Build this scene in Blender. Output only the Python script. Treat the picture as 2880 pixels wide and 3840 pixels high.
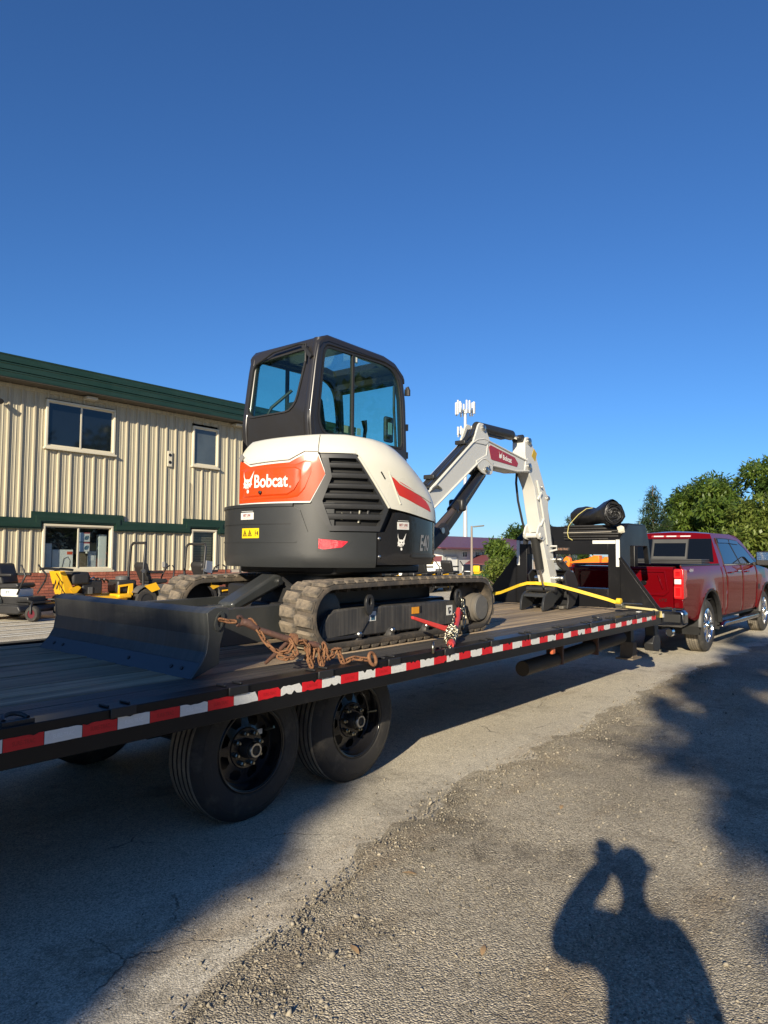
import bpy, bmesh, math, random
import numpy as np
from mathutils import Vector, Matrix
R = math.radians
random.seed(7); rng = np.random.default_rng(7)
S = bpy.context.scene
for o in list(bpy.data.objects): bpy.data.objects.remove(o)
COL = S.collection

# ------------------------------------------------------------------ camera, sky, sun, exposure
cam = bpy.data.objects.new('camera', bpy.data.cameras.new('camera')); COL.objects.link(cam)
_r = Vector((0.6309118, -0.77582649, 0.00659923)); _d = Vector((0.0488673, 0.03124776, -0.99831636)); _f = Vector((0.77431407, 0.63017206, 0.05762713))
cam.matrix_world = Matrix(((_r.x, -_d.x, -_f.x, -1.32626), (_r.y, -_d.y, -_f.y, -2.75180), (_r.z, -_d.z, -_f.z, 1.48688), (0, 0, 0, 1)))
cam.data.sensor_fit = 'VERTICAL'; cam.data.sensor_height = 36.0; cam.data.lens = 24.956
cam.data.clip_start = 0.03; cam.data.clip_end = 3000
S.camera = cam
SUN = Vector((0.8658, 0.3523, -0.3554)).normalized()
W = bpy.data.worlds.new('World'); S.world = W; W.use_nodes = True
wn = W.node_tree.nodes; bg = wn['Background']
sky = wn.new('ShaderNodeTexSky'); sky.sky_type = 'NISHITA'; sky.sun_disc = False
sky.sun_elevation = R(20.8); sky.sun_rotation = math.atan2(-SUN.x, -SUN.y)
sky.air_density = 1.0; sky.dust_density = 0.1; sky.ozone_density = 10.0; sky.altitude = 100
W.node_tree.links.new(sky.outputs[0], bg.inputs[0]); bg.inputs[1].default_value = 0.085
sun = bpy.data.objects.new('sun', bpy.data.lights.new('sun', 'SUN')); COL.objects.link(sun)
sun.data.energy = 5.0; sun.data.angle = R(0.53); sun.data.color = (1.0, 0.88, 0.68)
sun.rotation_euler = SUN.to_track_quat('-Z', 'Y').to_euler()
S.view_settings.view_transform = 'Standard'; S.view_settings.look = 'None'
S.view_settings.gamma = 1; S.view_settings.exposure = 0.66; S.view_settings.use_curve_mapping = False

# ------------------------------------------------------------------ materials
MATS = {}
def M(name, col, rough=.5, metal=0., var=.10, vs=3., bump=0., bs=60., coat=0., dirt=None, streak=None, rnd=0., spec=.5, fine=0., rv=.12):
    """plain painted / raw surface: colour that wanders a little, optional dirt blotches, streaks, per-object tint and relief"""
    if name in MATS: return MATS[name]
    m = bpy.data.materials.new(name); MATS[name] = m; m.use_nodes = True
    nt = m.node_tree; N = nt.nodes; L = nt.links.new; p = N['Principled BSDF']
    p.inputs['Metallic'].default_value = metal; p.inputs['Roughness'].default_value = rough
    p.inputs['Coat Weight'].default_value = coat; p.inputs['Coat IOR'].default_value = 1.4; p.inputs['Coat Roughness'].default_value = .04
    p.inputs['Specular IOR Level'].default_value = spec
    tc = N.new('ShaderNodeTexCoord'); no = N.new('ShaderNodeTexNoise'); no.inputs['Scale'].default_value = vs; no.inputs['Detail'].default_value = 6
    L(tc.outputs['Object'], no.inputs['Vector'])
    mx = N.new('ShaderNodeMix'); mx.data_type = 'RGBA'
    mx.inputs[6].default_value = (*[c*(1-var) for c in col], 1); mx.inputs[7].default_value = (*[min(1, c*(1+var)) for c in col], 1)
    L(no.outputs['Fac'], mx.inputs[0]); out = mx.outputs[2]
    def over(out, fac, c2):
        k = N.new('ShaderNodeMix'); k.data_type = 'RGBA'; L(fac, k.inputs[0]); L(out, k.inputs[6]); k.inputs[7].default_value = (*c2, 1); return k.outputs[2]
    def ramp(src, a, b, top=1.):
        k = N.new('ShaderNodeMapRange'); k.inputs[1].default_value = a; k.inputs[2].default_value = b; k.inputs[4].default_value = top; L(src, k.inputs[0]); return k.outputs[0]
    if dirt:
        n2 = N.new('ShaderNodeTexNoise'); n2.inputs['Scale'].default_value = dirt[2]; n2.inputs['Detail'].default_value = 10; n2.inputs['Roughness'].default_value = .7
        L(tc.outputs['Object'], n2.inputs['Vector'])
        out = over(out, ramp(n2.outputs['Fac'], .62-.3*dirt[1], .72-.15*dirt[1], min(1., dirt[1]*1.3)), dirt[0])
    if streak:     # colour, amount, scale vector
        mp = N.new('ShaderNodeMapping'); mp.inputs['Scale'].default_value = streak[2]; L(tc.outputs['Object'], mp.inputs['Vector'])
        n3 = N.new('ShaderNodeTexNoise'); n3.inputs['Scale'].default_value = 1; n3.inputs['Detail'].default_value = 5; n3.inputs['Roughness'].default_value = .65
        L(mp.outputs[0], n3.inputs['Vector']); out = over(out, ramp(n3.outputs['Fac'], .42, .66, streak[1]), streak[0])
    if fine:
        n4 = N.new('ShaderNodeTexNoise'); n4.inputs['Scale'].default_value = 220; n4.inputs['Detail'].default_value = 3; L(tc.outputs['Object'], n4.inputs['Vector'])
        out = over(out, ramp(n4.outputs['Fac'], .5, .75, fine), tuple(c*.35 for c in col))
    if rnd:
        oi = N.new('ShaderNodeObjectInfo'); hs = N.new('ShaderNodeHueSaturation'); L(out, hs.inputs['Color'])
        mr = N.new('ShaderNodeMapRange'); mr.inputs[3].default_value = 1-rnd; mr.inputs[4].default_value = 1+rnd; L(oi.outputs['Random'], mr.inputs[0]); L(mr.outputs[0], hs.inputs['Value']); out = hs.outputs['Color']
    L(out, p.inputs['Base Color'])
    if rv:
        r1 = ramp(no.outputs['Fac'], .3, .7, 1.); r2 = N.new('ShaderNodeMapRange'); r2.inputs[3].default_value = max(.02, rough*(1-rv)); r2.inputs[4].default_value = min(1, rough*(1+rv)); L(r1, r2.inputs[0]); L(r2.outputs[0], p.inputs['Roughness'])
    if bump:
        n5 = N.new('ShaderNodeTexNoise'); n5.inputs['Scale'].default_value = bs; n5.inputs['Detail'].default_value = 6; L(tc.outputs['Object'], n5.inputs['Vector'])
        b = N.new('ShaderNodeBump'); b.inputs['Strength'].default_value = bump; b.inputs['Distance'].default_value = .01; L(n5.outputs['Fac'], b.inputs['Height']); L(b.outputs[0], p.inputs['Normal'])
    return m
def glass(name, tint, gloss=.09, grough=.0):
    if name in MATS: return MATS[name]
    m = bpy.data.materials.new(name); MATS[name] = m; m.use_nodes = True; nt = m.node_tree; N = nt.nodes; L = nt.links.new
    N.remove(N['Principled BSDF']); out = N['Material Output']
    t = N.new('ShaderNodeBsdfTransparent'); t.inputs[0].default_value = (*tint, 1)
    g = N.new('ShaderNodeBsdfGlossy'); g.inputs['Roughness'].default_value = grough
    fr = N.new('ShaderNodeLayerWeight'); fr.inputs[0].default_value = .5; pw = N.new('ShaderNodeMath'); pw.operation = 'POWER'; pw.inputs[1].default_value = 4.; L(fr.outputs['Facing'], pw.inputs[0])
    ad = N.new('ShaderNodeMath'); ad.operation = 'MULTIPLY_ADD'; ad.inputs[1].default_value = .6; ad.inputs[2].default_value = gloss*.6; L(pw.outputs[0], ad.inputs[0])
    mx = N.new('ShaderNodeMixShader'); L(ad.outputs[0], mx.inputs[0]); L(t.outputs[0], mx.inputs[1]); L(g.outputs[0], mx.inputs[2]); L(mx.outputs[0], out.inputs[0])
    return m
def leafmat(name, c1, c2, trans=.35):
    if name in MATS: return MATS[name]
    m = bpy.data.materials.new(name); MATS[name] = m; m.use_nodes = True; nt = m.node_tree; N = nt.nodes; L = nt.links.new; p = N['Principled BSDF']
    g = N.new('ShaderNodeNewGeometry'); mx = N.new('ShaderNodeMix'); mx.data_type = 'RGBA'; mx.inputs[6].default_value = (*c1, 1); mx.inputs[7].default_value = (*c2, 1)
    L(g.outputs['Random Per Island'], mx.inputs[0]); L(mx.outputs[2], p.inputs['Base Color']); p.inputs['Roughness'].default_value = .45
    tr = N.new('ShaderNodeBsdfTranslucent'); hs = N.new('ShaderNodeHueSaturation'); hs.inputs['Value'].default_value = 1.6; hs.inputs['Hue'].default_value = .48; L(mx.outputs[2], hs.inputs['Color']); L(hs.outputs[0], tr.inputs[0])
    ms = N.new('ShaderNodeMixShader'); ms.inputs[0].default_value = trans; L(p.outputs[0], ms.inputs[1]); L(tr.outputs[0], ms.inputs[2]); L(ms.outputs[0], N['Material Output'].inputs[0])
    return m

# ------------------------------------------------------------------ mesh helpers
class MB:
    def __init__(s): s.v = []; s.f = []
    def add(s, vs, fs):
        n = len(s.v); s.v += [tuple(map(float, q)) for q in vs]; s.f += [tuple(i+n for i in q) for q in fs]; return s
    def box(s, x0, x1, y0, y1, z0, z1):
        return s.add([(x, y, z) for x in (x0, x1) for y in (y0, y1) for z in (z0, z1)], [(0,1,3,2),(4,6,7,5),(0,4,5,1),(2,3,7,6),(0,2,6,4),(1,5,7,3)])
    def bar(s, a, b, w, h, up=(0,0,1)):       # rectangular bar from a to b
        a, b, u = Vector(a), Vector(b), Vector(up); d = (b-a).normalized(); e = d.cross(u).normalized(); u = e.cross(d)
        return s.add([p+e*(w/2*i)+u*(h/2*j) for p in (a, b) for i, j in ((-1,-1),(1,-1),(1,1),(-1,1))], [(3,2,1,0),(4,5,6,7),(0,1,5,4),(1,2,6,5),(2,3,7,6),(3,0,4,7)])
    def prism(s, poly, fn, w0, w1):           # polygon (u,v) swept from w0 to w1 through fn(u,v,w)
        n = len(poly); return s.add([fn(u, v, w0) for u, v in poly]+[fn(u, v, w1) for u, v in poly], [tuple(range(n))[::-1], tuple(range(n, 2*n))]+[(i, (i+1)%n, n+(i+1)%n, n+i) for i in range(n)])
    def ring(s, outer, inner, fn, w0, w1):    # plate with one opening, same number of points on both loops
        n = len(outer); V = [fn(u, v, w) for w in (w0, w1) for lp in (outer, inner) for u, v in lp]; F = []
        for i in range(n):
            j = (i+1) % n
            F += [(i, j, n+j, n+i), (2*n+j, 2*n+i, 3*n+i, 3*n+j), (i, 2*n+i, 2*n+j, j), (n+j, 3*n+j, 3*n+i, n+i)]
        return s.add(V, F)
    def lathe(s, prof, c, ax, n=24, cap=True, a0=0):
        c, ax = Vector(c), Vector(ax).normalized(); t = Vector((0,0,1)) if abs(ax.z) < .9 else Vector((1,0,0)); e = ax.cross(t).normalized(); u = e.cross(ax)
        V = [c+ax*h+e*(r*math.cos(a0+2*math.pi*k/n))+u*(r*math.sin(a0+2*math.pi*k/n)) for r, h in prof for k in range(n)]
        F = [(i*n+k, i*n+(k+1)%n, (i+1)*n+(k+1)%n, (i+1)*n+k) for i in range(len(prof)-1) for k in range(n)]
        if cap:
            if prof[0][0] > 1e-4: F.append(tuple(range(n))[::-1])
            if prof[-1][0] > 1e-4: F.append(tuple(range((len(prof)-1)*n, len(prof)*n)))
        return s.add(V, F)
    def cyl(s, a, b, r0, r1=None, n=16):
        a, b = Vector(a), Vector(b); return s.lathe([(r0, 0), (r0 if r1 is None else r1, (b-a).length)], a, b-a, n)
    def tube(s, path, r, n=8, closed=False, flat=None):
        P = [Vector(p) for p in path]; m = len(P); u = None; V = []
        for i, p in enumerate(P):
            t = (P[(i+1) % m]-P[i-1]) if closed else (P[min(i+1, m-1)]-P[max(i-1, 0)]); t.normalize()
            if u is None: u = Vector((0,0,1)) if abs(t.z) < .9 else Vector((1,0,0))
            u = u-t*u.dot(t); u = u.normalized() if u.length > 1e-6 else t.orthogonal().normalized(); e = t.cross(u); rr = r[i] if hasattr(r, '__len__') else r
            V += [p+(e*math.cos(2*math.pi*k/n)+u*(math.sin(2*math.pi*k/n)*(flat or 1)))*rr for k in range(n)]
        F = [(i*n+k, i*n+(k+1)%n, ((i+1)%m)*n+(k+1)%n, ((i+1)%m)*n+k) for i in range(m if closed else m-1) for k in range(n)]
        if not closed: F += [tuple(range(n))[::-1], tuple(range((m-1)*n, m*n))]
        return s.add(V, F)
    def grid(s, rows, closed=False):
        a, b = len(rows), len(rows[0]); return s.add([p for r in rows for p in r], [(i*b+j, i*b+(j+1)%b, (i+1)*b+(j+1)%b, (i+1)*b+j) for i in range(a-1) for j in range(b if closed else b-1)])
    def slab(s, outer, inner):                # closed thin shell between two grids of the same size
        a, b = len(outer), len(outer[0]); n0 = len(s.v); s.grid(outer); s.add([], []); n1 = len(s.v); s.grid(inner)
        rim = [(0, j) for j in range(b)]+[(i, b-1) for i in range(1, a)]+[(a-1, j) for j in range(b-2, -1, -1)]+[(i, 0) for i in range(a-2, 0, -1)]
        for k in range(len(rim)):
            (i, j), (p, q) = rim[k], rim[(k+1) % len(rim)]; s.f.append((n0+i*b+j, n0+p*b+q, n1+p*b+q, n1+i*b+j))
        return s
    def mesh(s, name):
        me = bpy.data.meshes.new(name); me.from_pydata(s.v, [], s.f); bm = bmesh.new(); bm.from_mesh(me); bmesh.ops.recalc_face_normals(bm, faces=bm.faces); bm.to_mesh(me); bm.free(); return me
    def build(s, name, mat, parent=None, smooth=None, bevel=0, seg=2):
        return link(name, s.mesh(name), mat, parent, smooth, bevel, seg)
def link(name, me, mat, parent=None, smooth=None, bevel=0, seg=2):
    o = bpy.data.objects.new(name, me); COL.objects.link(o)
    if mat and not me.materials: me.materials.append(mat)
    if smooth: me.shade_smooth(); me.set_sharp_from_angle(angle=R(smooth))
    if bevel:
        b = o.modifiers.new('bevel', 'BEVEL'); b.width = bevel; b.segments = seg; b.limit_method = 'ANGLE'; b.angle_limit = R(35); b.harden_normals = False
        if not smooth: me.shade_smooth(); me.set_sharp_from_angle(angle=R(35))
    if parent: setp(o, parent)
    return o
def setp(o, parent): o.parent = parent; o.matrix_parent_inverse = Matrix.Translation(-WL(parent))
def WL(p):
    return p.location.copy() if not p.parent else WL(p.parent)+p.matrix_parent_inverse.translation+p.location
def tag(o, label, cat, group=None, kind=None):
    if label: o['label'] = label
    if cat: o['category'] = cat
    if group: o['group'] = group
    if kind: o['kind'] = kind
    return o
def thing(name, label, cat, loc=(0,0,0), group=None):
    o = bpy.data.objects.new(name, None); COL.objects.link(o); o.location = loc; o.empty_display_size = .2; return tag(o, label, cat, group)
def struct(o): o['kind'] = 'structure'; return o
def copy_tree(o, parent=None):
    c = o.copy(); COL.objects.link(c)
    if parent: c.parent = parent; c.matrix_parent_inverse = o.matrix_parent_inverse.copy()
    for ch in list(o.children): copy_tree(ch, c)
    return c
XZ = lambda u, v, w: (u, w, v)      # polygon drawn in x-z, swept along y
YZ = lambda u, v, w: (w, u, v)
XY = lambda u, v, w: (u, v, w)
def lerp(a, b, t): return a+(b-a)*t
def interp(x, xs, ys): return float(np.interp(x, xs, ys))
_fonts = {}
def text_geo(body, size=1., bold=0., ext=0., shear=0., space=1.):
    c = bpy.data.curves.new('t', 'FONT'); c.body = body; c.size = size; c.offset = bold; c.extrude = ext; c.shear = shear; c.space_character = space; c.align_x = 'CENTER'; c.align_y = 'CENTER'; c.resolution_u = 3
    o = bpy.data.objects.new('t', c); COL.objects.link(o); dg = bpy.context.evaluated_depsgraph_get(); me = bpy.data.meshes.new_from_object(o.evaluated_get(dg))
    v = [q.co.copy() for q in me.vertices]; f = [tuple(q.vertices) for q in me.polygons]; bpy.data.objects.remove(o); bpy.data.curves.remove(c); bpy.data.meshes.remove(me); return v, f
def put_text(name, body, mat, parent, fn, width=None, height=None, bold=0., shear=0., ext=0., space=1.):
    v, f = text_geo(body, 1., bold, ext, shear, space)
    xs = [q.x for q in v]; ys = [q.y for q in v]; w = max(xs)-min(xs); h = max(ys)-min(ys); cx = (max(xs)+min(xs))/2; cy = (max(ys)+min(ys))/2
    sx = width/w if width else height/h; sy = height/h if height else sx
    mb = MB(); mb.add([fn((q.x-cx)*sx, (q.y-cy)*sy, q.z) for q in v], f); return mb.build(name, mat, parent)
def mesh_np(name, V, F, mat, parent=None):     # V (n,3), F (m,k) arrays
    me = bpy.data.meshes.new(name); k = F.shape[1]; me.vertices.add(len(V)); me.vertices.foreach_set('co', np.ascontiguousarray(V, dtype=np.float32).ravel())
    me.loops.add(F.size); me.loops.foreach_set('vertex_index', F.astype(np.int32).ravel()); me.polygons.add(len(F)); me.polygons.foreach_set('loop_start', np.arange(0, F.size, k, dtype=np.int32)); me.update(calc_edges=True)
    return link(name, me, mat, parent)

# ------------------------------------------------------------------ palette
black = M('black paint', (.008,.008,.009), .36, var=.25, dirt=((.07,.06,.045), .15, 6), spec=.35)
satin = M('satin black', (.02,.02,.021), .45, var=.2, dirt=((.12,.10,.08), .12, 9))
matte = M('matte black plastic', (.018,.018,.019), .6, var=.2)
rubber = M('tyre rubber', (.028,.026,.024), .75, var=.25, bump=.25, bs=90, dirt=((.12,.105,.085), .3, 7))
treadm = M('dusty tyre tread', (.17,.15,.12), .9, var=.3, bump=.3, bs=60, dirt=((.30,.26,.2), .6, 9))
charcoal = M('charcoal paint', (.027,.029,.030), .42, var=.16, dirt=((.075,.07,.06), .22, 2.2), coat=.12, fine=.25)
charg = M('glossy charcoal', (.015,.015,.017), .16, var=.15, coat=.5)
cabgrey = M('cab grey paint', (.024,.022,.021), .3, var=.1, coat=.2)
white = M('excavator white', (.60,.585,.505), .30, var=.04, vs=2, coat=.25)
whitearm = M('boom white', (.58,.575,.53), .35, var=.05, vs=2, coat=.15)
orange = M('orange red panel', (.60,.062,.008), .28, var=.06, coat=.35)
chrome = M('chrome', (.75,.75,.75), .12, 1., var=.05)
steel = M('bright steel', (.50,.50,.48), .32, 1., var=.15)
zinc = M('zinc plated', (.34,.32,.25), .35, 1., var=.2)
rust = M('rusty iron', (.17,.075,.035), .85, 0, var=.5, vs=30, bump=.5, bs=160, dirt=((.30,.16,.07), .5, 40))
ruststeel = M('brown scuffed steel', (.10,.055,.042), .6, .2, var=.35, vs=14, bump=.3, bs=90, dirt=((.19,.08,.05), .45, 22))
redm = M('red painted steel', (.50,.045,.04), .4, var=.2, dirt=((.5,.3,.25), .2, 30))
pure_white = M('white vinyl', (.66,.66,.62), .4, var=.05, dirt=((.35,.33,.3), .12, 20))
yellowm = M('yellow vinyl', (.80,.55,.01), .4, var=.04)
inkm = M('black ink', (.01,.01,.01), .5)
# ------------------------------------------------------------------ ground
def gz(x, y): return -.025*max(0., min(130., math.hypot(x, y))-32)
def ground_material(name, base, dark, pale_tone, gravel):
    m = bpy.data.materials.new(name); m.use_nodes = True; nt = m.node_tree; N = nt.nodes; L = nt.links.new; p = N['Principled BSDF']
    tc = N.new('ShaderNodeTexCoord'); V = tc.outputs['Object']
    def noise(sc, det=8, rough=.6, vec=V):
        n = N.new('ShaderNodeTexNoise'); n.inputs['Scale'].default_value = sc; n.inputs['Detail'].default_value = det; n.inputs['Roughness'].default_value = rough; L(vec, n.inputs['Vector']); return n.outputs['Fac']
    def rng_(src, a, b, c=0., d=1.):
        k = N.new('ShaderNodeMapRange'); [setattr(k.inputs[i], 'default_value', q) for i, q in ((1,a),(2,b),(3,c),(4,d))]; L(src, k.inputs[0]); return k.outputs[0]
    def mix(f, a, b):
        k = N.new('ShaderNodeMix'); k.data_type = 'RGBA'
        for s_, q in ((0, f), (6, a), (7, b)):
            if isinstance(q, tuple): k.inputs[s_].default_value = (*q, 1)
            else: L(q, k.inputs[s_])
        return k.outputs[2]
    def math_(op, a, b):
        k = N.new('ShaderNodeMath'); k.operation = op
        for i, q in ((0, a), (1, b)):
            if isinstance(q, float): k.inputs[i].default_value = q
            else: L(q, k.inputs[i])
        return k.outputs[0]
    mp = N.new('ShaderNodeMapping'); mp.inputs['Scale'].default_value = (.22, 1.3, 1); L(V, mp.inputs[0])
    big = noise(.55, 6); streak = noise(1.1, 6, .6, mp.outputs[0]); mid = noise(7, 8, .7); spk = noise(150 if not gravel else 95, 3, .7)
    c = mix(rng_(big, .35, .65), base, pale_tone); c = mix(rng_(streak, .45, .7, 0, .55), c, pale_tone)  # paler surface tone mixed in at random, in blotches and long streaks
    stain = math_('MULTIPLY', rng_(noise(.7, 9, .72), .52, .64), rng_(mid, .3, .6)); c = mix(math_('MULTIPLY', stain, .8 if not gravel else .7), c, dark)
    c = mix(math_('MULTIPLY', rng_(noise(.9, 7, .65, mp.outputs[0]), .54, .66), .45 if not gravel else .6), c, (.30,.215,.125))
    c = mix(rng_(mid, .5, .75, 0, .45), c, tuple(q*.55 for q in base)); c = mix(rng_(spk, .52, .70, 0, .75), c, dark); c = mix(rng_(noise(210 if not gravel else 110, 2, .6), .6, .72, 0, .7), c, tuple(min(1, q*1.6) for q in pale_tone))
    c = mix(rng_(noise(26, 5, .75), .58, .70, 0, .55 if not gravel else .75), c, dark)
    vo = N.new('ShaderNodeTexVoronoi'); vo.inputs['Scale'].default_value = 160 if not gravel else 130; L(V, vo.inputs['Vector'])
    hs = N.new('ShaderNodeHueSaturation'); sp = N.new('ShaderNodeSeparateColor'); L(vo.outputs['Color'], sp.inputs[0]); L(rng_(sp.outputs[0], 0, 1, .62, 1.35), hs.inputs['Value']); L(c, hs.inputs['Color']); c = hs.outputs[0]
    h = math_('ADD', math_('ADD', math_('MULTIPLY', noise(32, 5, .7), 0.7 if gravel else .4), math_('MULTIPLY', spk, .5)), math_('MULTIPLY', vo.outputs['Distance'], -.6 if not gravel else -1.5))
    if not gravel:      # wandering cracks
        wv = N.new('ShaderNodeMix'); wv.data_type = 'VECTOR'; wv.inputs[0].default_value = .12; L(V, wv.inputs[4])
        nn = N.new('ShaderNodeTexNoise'); nn.inputs['Scale'].default_value = 5; nn.inputs['Detail'].default_value = 5; L(V, nn.inputs['Vector']); L(nn.outputs['Color'], wv.inputs[5])
        ve = N.new('ShaderNodeTexVoronoi'); ve.feature = 'DISTANCE_TO_EDGE'; ve.inputs['Scale'].default_value = 1.15; L(wv.outputs[1], ve.inputs['Vector'])
        cr = math_('MULTIPLY', rng_(ve.outputs['Distance'], .0012, .0045, 1, 0), rng_(noise(1.3, 4), .52, .60)); c = mix(math_('MULTIPLY', cr, .6), c, tuple(q*.3 for q in dark)); h = math_('SUBTRACT', h, math_('MULTIPLY', cr, 2.))
    L(c, p.inputs['Base Color']); p.inputs['Roughness'].default_value = .93; p.inputs['Specular IOR Level'].default_value = .25
    b = N.new('ShaderNodeBump'); b.inputs['Strength'].default_value = .5 if not gravel else .7; b.inputs['Distance'].default_value = .006 if not gravel else .013; L(h, b.inputs['Height']); L(b.outputs[0], p.inputs['Normal'])
    return m
asphalt = ground_material('worn pale asphalt', (.49,.44,.345), (.15,.13,.10), (.60,.545,.43), False)
gravelm = ground_material('crushed gravel shoulder', (.30,.262,.195), (.075,.062,.045), (.46,.405,.305), True)
g = MB(); xs = [-300,-150,-80,-50]+list(range(-40, 141, 6))+[160,200,260,400,700,1200]; ys = [-900,-400,-200,-120,-80]+list(range(-60, 121, 6))+[150,200,300,500,900]
g.grid([[(x, y, gz(x, y)) for x in xs] for y in ys]); gr = g.build('ground', asphalt, smooth=60); struct(gr)
def edge_y(x): return interp(x, [-6,-2,.09,.41,1.1,1.52,2.55,4.,7.4,10.9,20,45], [-2.2,-1.6,-.81,-.69,-.48,-.38,-.2,-.2,.0,-.1,-.6,-2]) 
rows = [[], [], [], [], [], []]
x = -6.
while x < 40:
    e = edge_y(x)+.05*math.sin(x*5.1)+.04*math.sin(x*13.7+1)+random.uniform(-.035, .035)
    for k, (dy, dz) in enumerate(((0, .0045), (-.12, .012), (-.5, .016), (-1.5, .014), (-4, .012), (-14, .010))): rows[k].append((x, e+dy+(random.uniform(-.03, .03) if k < 2 else 0), dz+(random.uniform(-.006, .008) if k in (1, 2) else 0)))
    x += .11 if x < 12 else .5
sh = MB().grid(rows).build('gravel_shoulder', gravelm, smooth=60); struct(sh)
_ico = bmesh.new(); bmesh.ops.create_icosphere(_ico, subdivisions=1, radius=1); IV = np.array([v.co for v in _ico.verts]); IF = np.array([[v.index for v in f.verts] for f in _ico.faces]); _ico.free()
def scatter_stones(name, P, size, mat):
    n = len(P); rot = rng.normal(size=(n, 3, 3)); q, _ = np.linalg.qr(rot); sc = size[:, None, None]*np.stack([np.ones(n), rng.uniform(.6, 1, n), rng.uniform(.4, .8, n)], 1)[:, None, :]
    V = np.einsum('nij,nkj->nki', q, IV[None]*sc*(1+.22*rng.normal(size=(n, 12, 1)))) + P[:, None, :]; F = (IF[None]+12*np.arange(n)[:, None, None]).reshape(-1, 3); return mesh_np(name, V.reshape(-1, 3), F, mat)
n = 30000; d = rng.uniform(0, 1, n)**1.7; px = -.6+9.5*d; ey = np.array([edge_y(q) for q in px]); py = ey-np.abs(rng.normal(0, .9, n))*np.where(rng.uniform(size=n) < .35, .3, 1.4)-.0
size = np.clip(rng.lognormal(-5.85, .5, n), .0018, .015)
stonem = leafmat('mixed gravel stones', (.09,.078,.058), (.38,.335,.255), 0.)
stonem.node_tree.nodes['Principled BSDF'].inputs['Roughness'].default_value = .9
st = scatter_stones('gravel_stones', np.stack([px, py, .014+size*.25], 1), size, stonem); tag(st, 'loose pale crushed stones lying over the dark gravel shoulder', 'gravel', kind='stuff')
n = 2600; px = -.6+8.6*rng.uniform(0, 1, n)**1.5; py = np.array([edge_y(q) for q in px])+np.where(rng.uniform(size=n) < .75, rng.normal(0, .07, n), np.abs(rng.normal(0, .4, n))); size = np.clip(rng.lognormal(-5.6, .45, n), .002, .011)
st2 = scatter_stones('road_grit', np.stack([px, py, .001+size*.3], 1), size, stonem); tag(st2, 'scattered grit on the asphalt along the edge of the gravel', 'grit', kind='stuff')
for k, (x, y, a) in enumerate(((1.02,-1.33,.4), (1.35,-.74,2.), (.72,-.96,1.2), (2.6,-.9,.3))):
    mb = MB(); L_ = .035; c, s_ = math.cos(a), math.sin(a)
    f = lambda u, v, w: (x+c*u-s_*v, y+s_*u+c*v, .021+w+.5*v*v*8)
    mb.grid([[f(L_*(t-.5)*2, wv*.011*math.sin(math.pi*min(1, t*.9+.05)), .004*math.sin(t*3)) for wv in (-1, 0, 1)] for t in np.linspace(0, 1, 6)])
    lf = mb.build('dead_leaf', M('dead leaf', (.42,.27,.13), .7, var=.2)); tag(lf, ['tan dead leaf lying on the gravel left of the photographer shadow', 'small tan leaf at the cracked edge of the asphalt', 'curled brown leaf among the stones at the bottom of the picture', 'brown leaf on the gravel beyond the photographer shadow'][k], 'leaf')
# painted yard lines beyond the trailer
lm = M('worn road paint', (.70,.68,.60), .8, var=.15, vs=14, dirt=((.33,.29,.23), .3, 10))
for k, yy in enumerate((9.35, 9.75, 10.35, 11.05, 11.8, 12.5)):
    a = .06 if k == 1 else .0
    struct(MB().add([(-2, yy-.05, .004+.002*k), (6.3, yy-.05+a*7, .004+.002*k), (6.3, yy+.05+a*7, .004+.002*k), (-2, yy+.05, .004+.002*k)], [(0,1,2,3)]).build('parking_line', lm))

# ------------------------------------------------------------------ left building
siding = M('cream ribbed metal siding', (.51,.455,.315), .42, var=.07, vs=1.2, streak=((.30,.26,.20), .6, (30, 2, .5)), spec=.4)
greenm = M('dark green metal trim', (.012,.036,.022), .38, var=.15, streak=((.03,.06,.047), .4, (1.2, 2, 16)))
creamf = M('cream window frame', (.66,.60,.45), .45, var=.06)
bricks = [M('brick red', (.36,.115,.07), .85, var=.2, bump=.4, bs=120, rnd=.22), M('brick brown', (.30,.10,.07), .85, var=.2, bump=.4, bs=120, rnd=.2)]
mortar = M('mortar', (.52,.45,.36), .95, var=.15, bump=.3)
paneglass = M('dark upper window glass', (.008,.012,.018), .04, var=.1, spec=.8)
B = thing('metal_building', 'two storey cream ribbed metal building with green roof edge and brick base', 'building', (12, 15.8, 0))
YW = 15.8; PX = 7.36; PITCH = .3275
prof = [(0, 0), (.018, -.002), (.036, -.042), (.078, -.042), (.104, 0), (.165, 0), (.172, -.008), (.186, -.008), (.193, 0), (.245, 0), (.252, -.008), (.266, -.008), (.273, 0), (PITCH-.002, 0)]
_pm = {}
def wall_panel(i, z0, z1):
    k = (round(z0, 3), round(z1, 3))
    if k not in _pm:
        mb = MB(); mb.slab([[(x, y, z0) for x, y in prof], [(x, y, z1) for x, y in prof]], [[(x, y+.012, z0) for x, y in prof], [(x, y+.012, z1) for x, y in prof]]); _pm[k] = mb.mesh('wall_panel')
    o = link('wall_panel', _pm[k], siding, B); o.location = (PX+i*PITCH, YW, 0)
for i in range(-8, 34):
    win = 0 <= i <= 5 or 14 <= i <= 16; high = -1 <= i <= 6 or 13 <= i <= 17
    for z0, z1 in (([(2.36, 4.16), (5.50, 5.72)] if win else [(2.20, 5.72)])): wall_panel(i, z0, z1)
    if not win: wall_panel(i, .925, 2.23 if high else 2.1)
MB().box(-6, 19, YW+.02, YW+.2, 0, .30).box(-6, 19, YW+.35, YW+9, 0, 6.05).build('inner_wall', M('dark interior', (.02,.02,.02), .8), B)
MB().box(-6, 19, YW-.52, YW+9.3, 6.18, 6.3).build('roof', greenm, B)
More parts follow.
